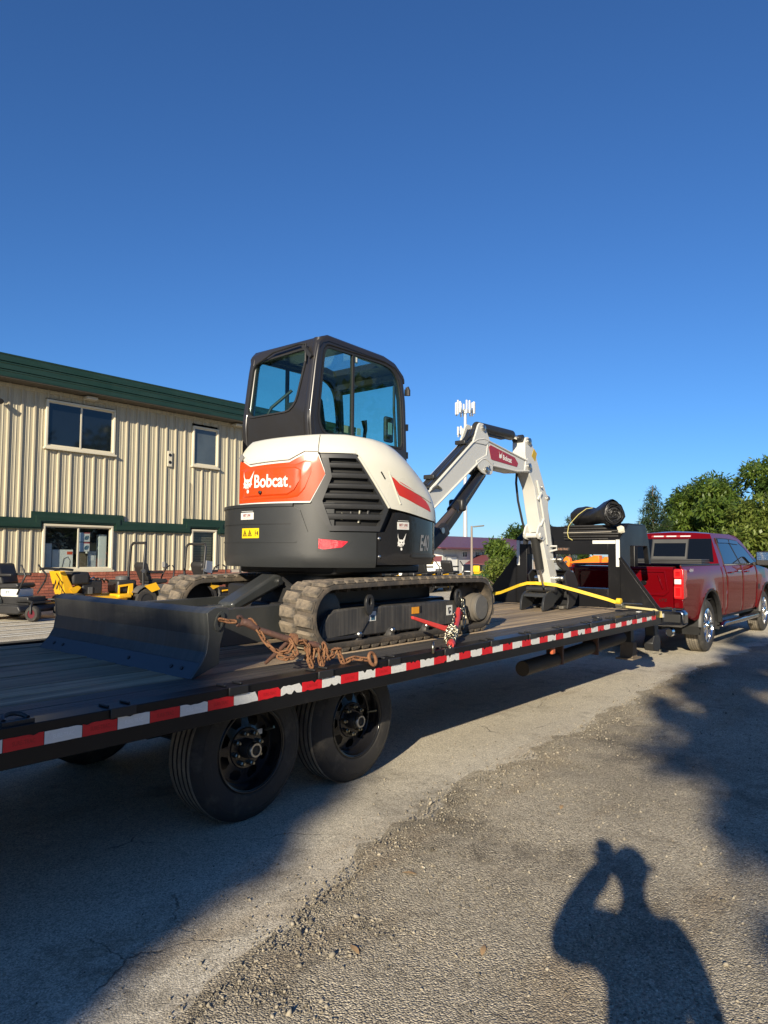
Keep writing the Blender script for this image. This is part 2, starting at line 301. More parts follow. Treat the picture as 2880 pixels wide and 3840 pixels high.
MB().box(-6, 19, YW-.50, YW-.47, 5.745, 6.25).build('fascia_backing', inkm, B); MB().box(-6, 19, YW-.53, YW+.3, 5.72, 5.744).build('soffit', M('brown soffit metal', (.09,.075,.055), .6), B)
for k, (z0, z1, yo) in enumerate(((5.745, 5.905, .545), (5.925, 6.095, .565), (6.115, 6.30, .585))): MB().prism([(YW-yo, z0), (YW-.5, z0), (YW-.5, z1), (YW-yo-.012, z1), (YW-yo-.012, z1-.03), (YW-yo, z1-.045)], YZ, -6, 19).build('fascia_board', greenm, B)
MB().box(-6, 19, YW-.05, YW+.012, 5.62, 5.70).build('wall_cap', siding, B)
lo, hi = (2.05, 2.33), (2.22, 2.50)
top = [(-6, lo[1])]; bot = [(-6, lo[0])]
for a, b in ((7.08, 9.62), (11.66, 13.22)):
    top += [(a-.02, lo[1]), (a-.02, hi[1]), (b+.02, hi[1]), (b+.02, lo[1])]; bot += [(a+.26, lo[0]), (a+.26, hi[0]), (b-.26, hi[0]), (b-.26, lo[0])]
top.append((19, lo[1])); bot.append((19, lo[0]))
fb = MB()
for i in range(len(top)-1): fb.prism([bot[i], bot[i+1], top[i+1], top[i]], XZ, YW-.085, YW-.045)
mid = [((a[0]*.6+b[0]*.4), (a[1]*.6+b[1]*.4)) for a, b in zip(top, bot)]; mid2 = [((a[0]*.15+b[0]*.85), (a[1]*.15+b[1]*.85)) for a, b in zip(top, bot)]
for i in range(len(top)-1): fb.prism([mid2[i], mid2[i+1], mid[i+1], mid[i]], XZ, YW-.112, YW-.086)
fb.build('trim_band', greenm, B)
def window(x0, x1, z0, z1, panes, gm, d=.05):
    f = MB(); t = .055; ya, yb = YW-.075, YW+.03
    f.box(x0, x1, ya, yb, z0, z0+t).box(x0, x1, ya, yb, z1-t, z1).box(x0, x0+t, ya, yb, z0+t, z1-t).box(x1-t, x1, ya, yb, z0+t, z1-t)
    w = f.build('window', creamf, B, bevel=.006)
    for k in range(panes):
        a, b = x0+t+(x1-x0-2*t)*k/panes, x0+t+(x1-x0-2*t)*(k+1)/panes; yy = YW-.02+.02*k
        MB().box(a+.03, b-.03, yy, yy+.006, z0+t+.03, z1-t-.03).build('pane', gm, w)
        MB().ring([(a, z0+t), (b, z0+t), (b, z1-t), (a, z1-t)], [(a+.032, z0+t+.032), (b-.032, z0+t+.032), (b-.032, z1-t-.032), (a+.032, z1-t-.032)], XZ, yy-.012, yy+.018).build('sash', creamf, w)
    MB().box(x0-.04, x1+.04, YW-.11, YW-.01, z0-.05, z0).build('sill', creamf, w, bevel=.005)
shopglass = glass('shop window glass', (.92,.95,.95), .05)
window(7.36, 9.325, 4.20, 5.47, 2, paneglass); window(11.945, 12.93, 4.17, 5.42, 1, M('sky tinted window glass', (.07,.085,.09), .08, var=.5, vs=1.5, spec=.8))  # small pane's paler colour stands in for reflected sky
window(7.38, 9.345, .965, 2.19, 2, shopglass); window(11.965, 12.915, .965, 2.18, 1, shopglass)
MB().box(7.42, 9.3, YW+.03, YW+.34, .93, .968).build('window_shelf', creamf, B)
bl = MB()
for k in range(14): bl.box(12.03, 12.85, YW+.10, YW+.12, 1.02+k*.08, 1.085+k*.08)
bl.build('window_blind', M('drab blind', (.11,.10,.075), .7), B)
for k, (x0, x1, z0, z1, y, c, nm, lb) in enumerate((
    (7.55, 7.72, .97, 1.68, .14, (.62,.64,.62), 'carton', 'tall narrow white carton at the left of the shop window'),
    (7.74, 8.30, .97, 1.52, .13, (.66,.66,.60), 'carton', 'large white carton with red corner behind the shop window'),
    (8.42, 8.72, .97, 1.42, .17, (.13,.10,.06), 'carton', 'brown carton in the right half of the shop window'),
    (8.74, 8.98, .97, 1.48, .16, (.45,.47,.46), 'carton', 'grey carton with white slip in the shop window'),
    (9.05, 9.28, .97, 1.95, .16, (.60,.64,.60), 'carton', 'tall pale carton at the right edge of the shop window'))):
    o = MB().box(x0, x1, YW+y, YW+y+.14, z0, z1).build(nm, M('carton card %d' % k, c, .7, var=.08), None, bevel=.006); tag(o, lb, 'box')
    if k == 1:
        MB().box(8.13, 8.28, YW+y-.004, YW+y-.001, 1.39, 1.47).build('red_print', M('red print', (.6,.08,.03), .5), o); MB().tube([(8.0, YW+y-.004, 1.02), (8.05, YW+y-.004, 1.28), (8.16, YW+y-.004, 1.33), (8.22, YW+y-.004, 1.22), (8.2, YW+y-.004, 1.05), (8.0, YW+y-.004, 1.02)], .006, 6).build('line_print', inkm, o)
    if k == 3: MB().box(8.78, 8.92, YW+y-.004, YW+y-.001, 1.22, 1.38).build('paper_slip', pure_white, o)
for k, z in enumerate((1.47, 1.74)):
    o = MB().box(8.40, 8.72, YW+.055, YW+.060, z, z+.25).build('poster', M('poster paper', (.50,.62,.75), .5, var=.1)); tag(o, ['lower blue and white poster taped inside the shop window', 'upper blue and white poster taped inside the shop window'][k], 'poster')
    MB().box(8.54, 8.72, YW+.050, YW+.054, z+.005, z+.245).build('white_half', pure_white, o); MB().box(8.54, 8.72, YW+.046, YW+.049, z+.225, z+.248).build('red_strip', redm, o)
    q = MB()
    for j in range(6): q.tube([(8.63+.055*math.cos(t+j), YW+.047, z+.11+.055*math.sin(t*1.7+j)) for t in np.linspace(0, 2.2, 6)], .005, 5)
    q.build('print', M('blue print', (.03,.10,.16), .5), o)
MB().box(-6, 19, YW-.07, YW+.02, 0, .915).build('brick_base', mortar, B)
base = [o for o in B.children if o.name == 'brick_base'][0]
bm1 = MB().box(0, .210, -.018, 0, 0, .060).mesh('brick'); bm2 = MB().box(0, .081, -.03, 0, 0, .085).mesh('brick'); rest = MB()
for c in range(11):
    z = .012+c*.0745
    for k in range(-26, 60):
        x = 6.+k*.2245+(.112 if c % 2 else 0)
        if x > 18.9 or x < -5.9: continue
        if c >= 5 and 6. <= x <= 13.5: link('brick', bm1, None, base).location = (x, YW-.0705, z)
        else: rest.box(x, x+.210, YW-.088, YW-.0705, z, z+.060)
for m_ in (bm1, bm2): m_.materials.append(bricks[0])
for k in range(int(7.5/.09)):
    o = link('brick', bm2, None, base); o.location = (6.+k*.09, YW-.0705, .833)
for k in range(150):
    x = -5.9+k*.09
    if x < 5.92: rest.box(x, x+.081, YW-.10, YW-.0705, .833, .918)
r_ = rest.build('brick', bricks[1], base); r_['kind'] = 'stuff'
# things on the wall
def wallthing(nm, lb, ct, mb, mt): return tag(mb.build(nm, mt, None, bevel=.006), lb, ct)
o = wallthing('alarm_box', 'white wall box with two round black openings between the upper windows', 'alarm box', MB().box(11.05, 11.2, YW-.07, YW-.037, 4.05, 4.52), creamf)
for z in (4.18, 4.40): MB().cyl((11.125, YW-.071, z), (11.125, YW-.078, z), .05, n=14).build('opening', inkm, o)
tag(MB().tube([(11.88, YW-.05, 3.62), (11.9, YW-.05, 3.5), (11.87, YW-.05, 3.1), (11.9, YW-.05, 2.8), (11.86, YW-.05, 2.5)], .010, 6).build('black_cable', matte), 'black cable hanging down the siding left of the small window', 'cable')
for k, x in enumerate((8.5, 13.6)): tag(MB().box(x-.16, x+.16, YW-.3, YW-.05, 5.61, 5.70).build('soffit_light', M('lamp lens', (.5,.47,.38), .3), None, bevel=.02), ['flat lamp under the green eave above the wide upper window', 'flat lamp under the green eave beside the excavator cab'][k], 'lamp', 'lamps under the eave')
for k, x in enumerate((6.55, 11.0)):
    o = MB().box(x-.05, x+.05, YW-.06, YW-.037, 1.02, 1.18).build('outlet_box', M('grey outlet', (.45,.43,.38), .5), None, bevel=.005); tag(o, ['grey outlet box on the siding behind the black mower seat', 'grey outlet box on the siding behind the yellow mower seat'][k], 'outlet box')
o = MB().cyl((6.15, YW-.10, 5.24), (6.15, YW-.24, 5.16), .05, .07, 12).build('flood_lamp', matte); tag(o, 'small black flood lamp high on the siding at the left edge', 'lamp')

# ------------------------------------------------------------------ far building
FY = 50.
def fx(u): return 75.70+1.234*(u-61.1)       # along the front, left corner at 75.7 m
def fzz(u): return 1.997+1.234*(u-1.90)      # heights, eave at 2.0 m
FB = thing('maroon_roof_building', 'pale grey metal building with maroon roof and tall white garage door', 'building', (80, FY, -1.6))
fwall = M('pale grey siding', (.50,.50,.46), .6, var=.05, streak=((.40,.40,.38), .5, (3, 2, .1))); fwhite = M('white trim paint', (.75,.74,.68), .6, var=.04)
maroon = M('maroon metal roof', (.15,.052,.060), .5, var=.08, spec=.3)
zb, ze, zr = -1.75, fzz(1.90), fzz(3.83); x0, x1 = fx(61.1), fx(95); yr = FY+14
MB().prism([(FY, zb), (FY+28, zb), (FY+28, ze), (yr, zr-.4), (FY, ze)], YZ, x0, x1).build('wall', fwall, FB)
MB().box(x0-.05, x0-.01, FY+.1, FY+27.9, fzz(.6), fzz(1.2)).build('gable_band', maroon, FB)
MB().prism([(FY+.2, zb), (FY+27.8, zb), (FY+27.8, fzz(.6)), (FY+.2, fzz(.6))], YZ, x0-.04, x0-.012).build('gable_wainscot', fwhite, FB)
MB().prism([(FY+.2, fzz(1.2)), (FY+27.8, fzz(1.2)), (yr, zr-.6)], YZ, x0-.04, x0-.012).build('gable_siding', fwhite, FB)
MB().prism([(FY-1.2, fzz(2.12)), (FY-1.2, fzz(1.98)), (yr, zr-.25), (yr, zr)], YZ, x0-2.2, x1).prism([(yr, zr-.25), (yr, zr), (FY+29, fzz(2.1)), (FY+29, fzz(1.96))], YZ, x0-2.2, x1).build('roof', maroon, FB)
MB().box(x0-.9, x1, FY-1.35, FY-1.15, fzz(1.88), fzz(2.0)).build('gutter', M('maroon gutter', (.07,.03,.03), .4), FB)
dr = MB().box(fx(61.76), fx(63.77), FY-.06, FY-.01, zb, fzz(1.10)).build('garage_door', fwhite, FB)
MB().ring([(fx(61.55), zb-.2), (fx(63.98), zb-.2), (fx(63.98), fzz(1.25)), (fx(61.55), fzz(1.25))], [(fx(61.78), zb-.1), (fx(63.75), zb-.1), (fx(63.75), fzz(1.08)), (fx(61.78), fzz(1.08))], XZ, FY-.14, FY-.07).build('door_frame', M('grey jamb', (.30,.30,.28), .5), dr)
for xa, za, zt in ((64.85, 1.05, 1.72), (67.5, 1.05, 1.72), (68.9, 1.05, 1.72), (64.95, -.75, .10), (70.2, -.75, .1)):
    w = MB().box(fx(xa), fx(xa+1.0), FY-.07, FY-.01, fzz(za), fzz(zt)).build('window', fwhite, FB)
    for q in (.08, .55): MB().box(fx(xa+q), fx(xa+q+.36), FY-.10, FY-.075, fzz(za+.08), fzz(zt-.08)).build('pane', M('far pane', (.02,.025,.03), .2), w)
pa, pb = fx(65.7), fx(69.3); py0 = FY-5
MB().prism([(pa, fzz(.40)), (pb, fzz(.40)), (pb, fzz(.52)), ((pa+pb)/2+.7, fzz(1.22)), (pa, fzz(.52))], XZ, py0, py0+.12).build('portico_front', fwhite, FB)
MB().prism([(pa-.3, fzz(.40)), ((pa+pb)/2+.7, fzz(1.32)), ((pa+pb)/2+.7, fzz(1.18)), (pa-.3, fzz(.28))], XZ, py0-.15, FY-.05).prism([((pa+pb)/2+.7, fzz(1.32)), (pb+.3, fzz(.45)), (pb+.3, fzz(.33)), ((pa+pb)/2+.7, fzz(1.18))], XZ, py0-.15, FY-.05).build('portico_roof', maroon, FB)
for q in (pa+.15, (pa+pb)/2+.1, pb-.2): MB().box(q-.13, q+.13, py0, py0+.26, zb, fzz(.40)).build('portico_column', fwhite, FB)
MB().box(pa+2.3, pa+4.0, FY-.12, FY-.02, zb, fzz(.15)).build('entrance_door', M('dark entrance', (.02,.03,.035), .2), FB)

# ------------------------------------------------------------------ mast, poles
galv = M('galvanised pole', (.52,.53,.52), .45, .3, var=.06)
T = thing('cell_tower', 'tall pale cell tower mast with two rings of white antennas', 'tower', (143.7, 90, -2.5))
tx, ty = 143.7, 90
MB().cyl((tx, ty, -3), (tx, ty, 36.5), .60, .34, 16).build('mast', galv, T)
for zc, hh, rr, nA in ((36.6, 3.6, 2.25, 12), (31.0, 2.6, 1.9, 8)):
    fr = MB(); fr.tube([(tx+rr*math.cos(a)*.9, ty+rr*math.sin(a)*.9, zc-.6) for a in np.linspace(0, 2*math.pi, 13)[:-1]], .09, 6, True)
    for a in np.linspace(0, 2*math.pi, 7)[:-1]: fr.cyl((tx, ty, zc-.6), (tx+rr*math.cos(a)*.9, ty+rr*math.sin(a)*.9, zc-.6), .08, n=6)
    fr.build('antenna_frame', M('dark steelwork', (.14,.15,.15), .5), T)
    for k in range(nA):
        a = 2*math.pi*k/nA+.2*(k % 2); cx_, cy_ = tx+rr*math.cos(a), ty+rr*math.sin(a); h2 = hh*random.uniform(.75, 1)
        MB().box(cx_-.17, cx_+.17, cy_-.17, cy_+.17, zc-h2*.45, zc+h2*.55).build('antenna', pure_white, T, bevel=.05)
def light_pole(x, y, h, ang, lb, side):
    t = thing('light_pole', lb, 'light pole', (x, y, gz(x, y)))
    pm = M('bronze pole', (.25,.20,.16), .5, var=.1); z0 = gz(x, y)-.1
    MB().cyl((x, y, z0), (x, y, h), .085, .06, 10).build('pole', pm, t)
    c, s_ = math.cos(ang), math.sin(ang); a = (x+c*.1, y+s_*.1, h-.05); b = (x+c*side, y+s_*side, h+.02)
    MB().bar(a, b, .20, .08).build('lamp_head', M('lamp housing', (.16,.15,.12), .4), t, bevel=.03)
light_pole(35.2, 20.15, 3.15, math.atan2(-.776, .631), 'bronze pole with a flat lamp head in front of the maroon roof', .75)
light_pole(34.25, 15.5, 4.22, math.atan2(-.776, .631), 'lamp head on a pole seen just behind the excavator arm', .62)

# ------------------------------------------------------------------ trees and shrubs
def leaf_cloud(clumps, n, L_, Wd, droop=.25, fan=5, flat=.0):
    """n sprays of narrow leaves spread through clumps (centre, radii); returns V, F of quads"""
    cl = np.array([[*c, *r] for c, r in clumps]); vol = np.prod(cl[:, 3:], axis=1)**(2/3); idx = rng.choice(len(cl), n, p=vol/vol.sum())
    u = rng.normal(size=(n, 3)); u /= np.linalg.norm(u, axis=1)[:, None]; rad = rng.uniform(.35, 1.05, n)**.6
    P = cl[idx, :3]+u*cl[idx, 3:]*rad[:, None]; out = u*np.array([1, 1, .6]); Vs = []; 
    for k in range(fan):
        d = out*.55+rng.normal(size=(n, 3))*.55; d[:, 2] = d[:, 2]*(1-flat)-droop; d /= np.linalg.norm(d, axis=1)[:, None]
        s_ = np.cross(d, rng.normal(size=(n, 3))*.35+np.array([0, 0, 1])); s_ /= np.linalg.norm(s_, axis=1)[:, None]+1e-6
        l = L_*rng.uniform(.6, 1.2, (n, 1)); w = Wd*rng.uniform(.6, 1.2, (n, 1)); a = P+rng.normal(size=(n, 3))*L_*.25
        Vs.append(np.stack([a, a+d*l*.5+s_*w, a+d*l, a+d*l*.5-s_*w], 1))
    V = np.concatenate(Vs, 0).reshape(-1, 3); return V, np.arange(len(V)).reshape(-1, 4)
bark = M('bark', (.10,.075,.055), .9, var=.3, bump=.5, bs=25)
lg1 = leafmat('leaf mid green', (.05,.10,.015), (.15,.21,.035)); lg2 = leafmat('leaf dark green', (.025,.06,.012), (.085,.135,.025)); lg3 = leafmat('needle green', (.022,.050,.022), (.055,.085,.035), .2); lg4 = leafmat('leaf yellow green', (.08,.13,.02), (.20,.24,.05))
def trunk_mesh(x, y, z0, h, r, tips, seed):
    rd = random.Random(seed); mb = MB(); pts = [(x+rd.uniform(-.06, .06)*h*k/4, y+rd.uniform(-.06, .06)*h*k/4, z0+h*k/4) for k in range(5)]; mb.tube(pts, [r*(1-.18*k) for k in range(5)], 8)
    for t in tips:
        a = Vector(pts[rd.choice((2, 3, 3))]); b = Vector(t); m_ = a.lerp(b, .5)+Vector((0, 0, -.12*(b-a).length)); mb.tube([a, m_, b], [r*.45, r*.28, r*.08], 6)
    return mb
def broad_tree(x, y, h, rad, lm_, lb, seed, n=2200, L_=.30, Wd=.055, z_low=.25, name='broadleaf_tree', group=None, cat='tree', droop=.25, nc=16):
    rd = random.Random(seed); z0 = gz(x, y); t = thing(name, lb, cat, (x, y, z0), group); cl = []
    for k in range(nc):
        q = rd.random(); z = z0+h*(z_low+(1-z_low)*q*.93); rr = rad*math.sqrt(max(.08, 1-((q-.35)/.72)**2)); a = rd.uniform(0, 6.28); e = rr*rd.uniform(.3, .85); s_ = rad*rd.uniform(.30, .50)
        cl.append(((x+e*math.cos(a), y+e*math.sin(a), z), (s_, s_, s_*.62)))
    V, F = leaf_cloud(cl, n, L_, Wd, droop); mesh_np('crown', V, F, lm_, t)
    trunk_mesh(x, y, z0-.1, h*.72, rad*.07+.04, [c for c, r in cl[::2]], seed).build('trunk', bark, t, smooth=60); return t
def conifer(x, y, h, rad, lb, seed, n=2600, lm_=lg3, sparse=1., name='conifer_tree', group=None):
    rd = random.Random(seed); z0 = gz(x, y); t = thing(name, lb, 'tree', (x, y, z0), group); cl = []; br = MB()
    for k in range(int(46*sparse)):
        q = (k+.5)/(46*sparse); z = z0+h*(.10+.88*q); rr = rad*(1-q)**.8*rd.uniform(.75, 1.1)+.05; a = k*2.4+rd.uniform(-.4, .4)
        for e in (.35, .65, .9):
            cl.append(((x+rr*e*math.cos(a), y+rr*e*math.sin(a), z-.22*rr*e), (rr*.22+.05, rr*.22+.05, rr*.10+.03)))
        br.tube([(x, y, z), (x+rr*math.cos(a), y+rr*math.sin(a), z-.25*rr)], [.02+.02*(1-q), .006], 5)
    V, F = leaf_cloud(cl, n, .20, .018, .2, 6); mesh_np('crown', V, F, lm_, t); br.build('branches', bark, t)
    MB().cyl((x, y, z0-.1), (x, y, z0+h), .05+h*.018, .012, 8).build('trunk', bark, t)
conifer(27.3, 6.75, 4.25, 1.15, 'dark green conifer rising behind the end of the truck cab', 3, 3200)
conifer(30.5, 11.75, 3.3, .62, 'small thin young conifer between the excavator arm and the rolled mat', 4, 700, sparse=.5)
trees = [(30.6, 6.0, 4.7, 1.7, lg1, 'broadleaf tree with drooping leaves just right of the dark conifer'), (32.6, 4.3, 5.9, 2.6, lg1, 'tallest broadleaf tree behind the red truck cab'),
         (31.5, 1.9, 5.0, 2.2, lg2, 'darker broadleaf tree behind the truck mirror at the right edge'), (29.2, 4.2, 3.6, 2.0, lg1, 'low broadleaf tree right behind the truck roof'), (28.0, 2.0, 3.7, 2.1, lg4, 'lighter green leafy tree beside the truck windscreen'), (36, 1.8, 5.9, 2.8, lg2, 'dark rear tree at the right edge above the others'), (34.5, 6.8, 4.6, 1.9, lg2, 'shaded tree partly hidden behind the dark conifer')]
for k, (x, y, h, r, m_, lb) in enumerate(trees): broad_tree(x, y, h, r, m_, lb, 20+k, 4200, .27, .05, .06, group='trees behind the truck', droop=.35)
broad_tree(24.7, 12.1, 2.2, .72, lg1, 'small green tree between the boom cylinder and the black riser', 41, 1300, .26, .05, .12, name='ornamental_tree')
broad_tree(20.5, 9.9, 1.25, .8, lg4, 'low yellow green bush beside the black riser', 42, 700, .16, .03, .0, name='bush', cat='bush')
for k, (x, y, h, r, lb) in enumerate(((123, 66, 9.3, 3.0, 'dark round tree showing just left of the far treetops'), (124, 63, 8.9, 4.2, 'wide dark treetop right of the mast above the maroon roof'), (125, 59, 9.6, 2.6, 'tallest treetop above the middle of the maroon roof'), (126, 55, 8.8, 3.2, 'treetop above the maroon roof nearest the riser'))):
    broad_tree(x, y, h, r, lg2, lb, 60+k, 600, .9, .2, .2, group='treetops beyond the maroon roof')
# trees standing behind the photographer, whose shade falls across the yard
def shade_pos(D, u): return (-.926*D-.377*u, -.377*D+.926*u)
SHADE = []
def shade_tree(D, clumps, lb, seed, n, L_=.34, Wd=.12):
    u0 = sum(c[0] for c in clumps)/len(clumps); x, y = shade_pos(D, u0); t = thing('roadside_tree', lb, 'tree', (x, y, 0), 'trees behind the photographer'); cl = []
    for u, v, r in clumps:
        a, b = shade_pos(D, u); z = (v+.3554*D)/.9347; cl.append(((a, b, z), (r, r, r*.95)))
    V, F = leaf_cloud(cl, n, L_, Wd, .15, 5); mesh_np('crown', V, F, lg2, t); h = max(c[2] for c, r in cl)
    trunk_mesh(x, y, 0, h*.75, .16, [c for c, r in cl], seed).build('trunk', bark, t, smooth=60)
shade_tree(19, [(0.15, 0.62, 0.42), (0.22, 0.25, 0.4), (0.17, -0.15, 0.42), (0.62, 0.85, 0.45), (0.67, 0.3, 0.5), (1.17, 1.0, 0.42), (1.22, 0.45, 0.5), (1.67, 1.2, 0.34), (1.62, 0.7, 0.4), (1.92, 0.3, 0.4), (0.67, -0.3, 0.5), (1.27, -0.2, 0.5), (0.27, 0.95, 0.25), (1.92, -0.2, 0.4), (0.72, 1.05, 0.25)], 'dense leafy tree behind the photographer on the left', 5, 5200)
shade_tree(15, [(-3.15, 1.35, .26), (-3.3, 1.95, .26), (-2.95, .9, .15), (-2.75, .62, .10), (-3.6, 2.6, .3), (-4.1, 3.2, .35), (-4.4, 2.4, .4), (-3.9, 1.6, .35), (-3.4, .5, .25), (-2.75, 1.2, .12), (-3.0, 2.2, .14), (-4.6, 4.0, .4), (-2.75, 1.6, .13), (-2.55, 1.3, .08), (-3.0, 1.65, .2), (-3.3, 2.6, .24), (-2.6, 1.9, .08), (-2.85, .3, .10), (-3.9, .6, .4)], 'loose leafy tree behind the photographer on the right', 6, 1300, .22, .08)

# unseen wood added behind the photographer to cut low sky fill, lower sunward
clw = []
for k in range(70):
    a = R(lerp(118, 322, k/69)); d = 46+6*math.sin(k*1.7); clw.append(((d*math.cos(a), d*math.sin(a), random.uniform(2, 5.0)+(0 if 180 < math.degrees(a) < 224 else random.uniform(0, 8))), (3.2, 3.2, random.uniform(2, 3.4))))
    if not 180 < math.degrees(a) < 224: clw.append(((d*math.cos(a), d*math.sin(a), 3.), (3, 3, 3)))
V, F = leaf_cloud(clw, 15000, .9, .3, .15, 3); o = mesh_np('sky_blocking_wood', V, F, lg2); tag(o, 'unseen wood added far behind the photographer to dim the low sky', 'wood', kind='stuff')
# ------------------------------------------------------------------ trailer
DZ = .83
TR = thing('flatbed_trailer', 'black gooseneck flatbed trailer with worn plank deck and red and white tape along its edge', 'trailer', (3.5, 1.295, 0))
wood = M('weathered deck wood', (.37,.275,.17), .8, var=.25, vs=2, bump=.5, bs=45, streak=((.085,.065,.045), .85, (.7, 40, 20)), dirt=((.06,.05,.04), .28, 3), rnd=.22)
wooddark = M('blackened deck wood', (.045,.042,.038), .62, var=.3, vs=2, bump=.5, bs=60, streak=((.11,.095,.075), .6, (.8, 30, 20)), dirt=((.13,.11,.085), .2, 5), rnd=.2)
pl_y = [.125, .275, .42]+[.42+.178*k for k in range(1, 12)]
for k in range(len(pl_y)-1):
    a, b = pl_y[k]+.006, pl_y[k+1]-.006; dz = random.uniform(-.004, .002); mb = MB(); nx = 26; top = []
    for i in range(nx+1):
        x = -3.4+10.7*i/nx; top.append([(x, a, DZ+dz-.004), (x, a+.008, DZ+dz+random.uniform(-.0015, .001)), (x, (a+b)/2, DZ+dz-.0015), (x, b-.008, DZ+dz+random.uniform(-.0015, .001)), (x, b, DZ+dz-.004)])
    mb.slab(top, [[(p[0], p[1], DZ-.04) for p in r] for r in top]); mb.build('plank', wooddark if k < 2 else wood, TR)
rail = MB(); cc = [(0, .68), (.055, .68), (.055, .692), (.008, .692), (.008, .818), (.115, .818), (.115, .834), (0, .834)]
rail.prism(cc, lambda u, v, w: (w, u, v), -3.4, 7.2); rail.build('side_rail', black, TR, bevel=.003)
MB().prism([(2.59-u, v) for u, v in cc][::-1], lambda u, v, w: (w, u, v), -3.4, 7.35).build('side_rail', black, TR)
for k in range(15):
    x = -.95+k*.61
    if abs(x-3.4) < .01: continue
    p = MB().box(x, x+.115, -.012, -.001, .797, .838).box(x+.004, x+.016, .03, .10, .8345, .845).box(x+.10, x+.112, .03, .10, .8345, .845)
    p.build('stake_pocket', satin, TR, bevel=.003)
tapew = M('white reflective tape', (.70,.70,.66), .35, var=.06, dirt=((.16,.14,.12), .16, 26), bump=.15, bs=90); taper = M('red reflective tape', (.62,.012,.02), .35, var=.10, dirt=((.10,.02,.02), .16, 26), bump=.15, bs=90)
ghost = M('tape lettering', (.80,.80,.77), .3); ghostr = M('red tape lettering', (.42,.01,.015), .3)
rd = random.Random(4)
for n in range(-8, 46):
    a, b = n*.1524+.0015, (n+1)*.1524-.0015; wear = .004 if n < 5 else (.012 if n > 30 or n in (6, 7, 8, 17, 18) else .006); up, lw = [], []
    for i in range(9):
        x = lerp(a, b, i/8); up.append((x, .796-rd.random()*wear*(3 if rd.random() < .18 else .5))); lw.append((x, .745+rd.random()*wear*(2.2 if rd.random() < .12 and n > 5 else .25)))
    t = MB()
    for i in range(8): t.prism([lw[i], lw[i+1], up[i+1], up[i]], XZ, -.0022, -.0004)
    red = n % 2 != 0; o = t.build('reflective_tape', taper if red else tapew, TR)
    if -1 <= n <= 14: put_text('lettering', 'SURE-TRAC', ghostr if red else ghost, o, lambda u, v, w, c=(a+b)/2: (c+u, -.0026, .770+v), width=.085, height=.017, bold=.015)
def dring(x, y, ang=0, lb=None):
    mb = MB(); mb.tube([(x+.045*math.cos(t), y+.02+.05*math.sin(t)*math.cos(ang), DZ+.016+.05*abs(math.sin(t))*math.sin(ang)+.004) for t in np.linspace(0, math.pi, 9)], .009, 8); mb.box(x-.06, x+.06, y-.005, y+.03, DZ+.004, DZ+.02); return mb
for x, y in ((-.09, .02), (5.55, .07), (2.4, 1.34)): dring(x, y, .3).build('tie_down_ring', satin, TR, smooth=40)
fr = MB()
for y in (.75, 1.72): fr.box(-3.4, 7.4, y, y+.11, .52, .78)
fr.build('main_beam', black, TR)
cm = MB().box(-.035, .035, .06, 2.53, .70, .785).mesh('crossmember')
for k in range(17): link('crossmember', cm, satin, TR).location = (-3.06+k*.62, 0, 0)
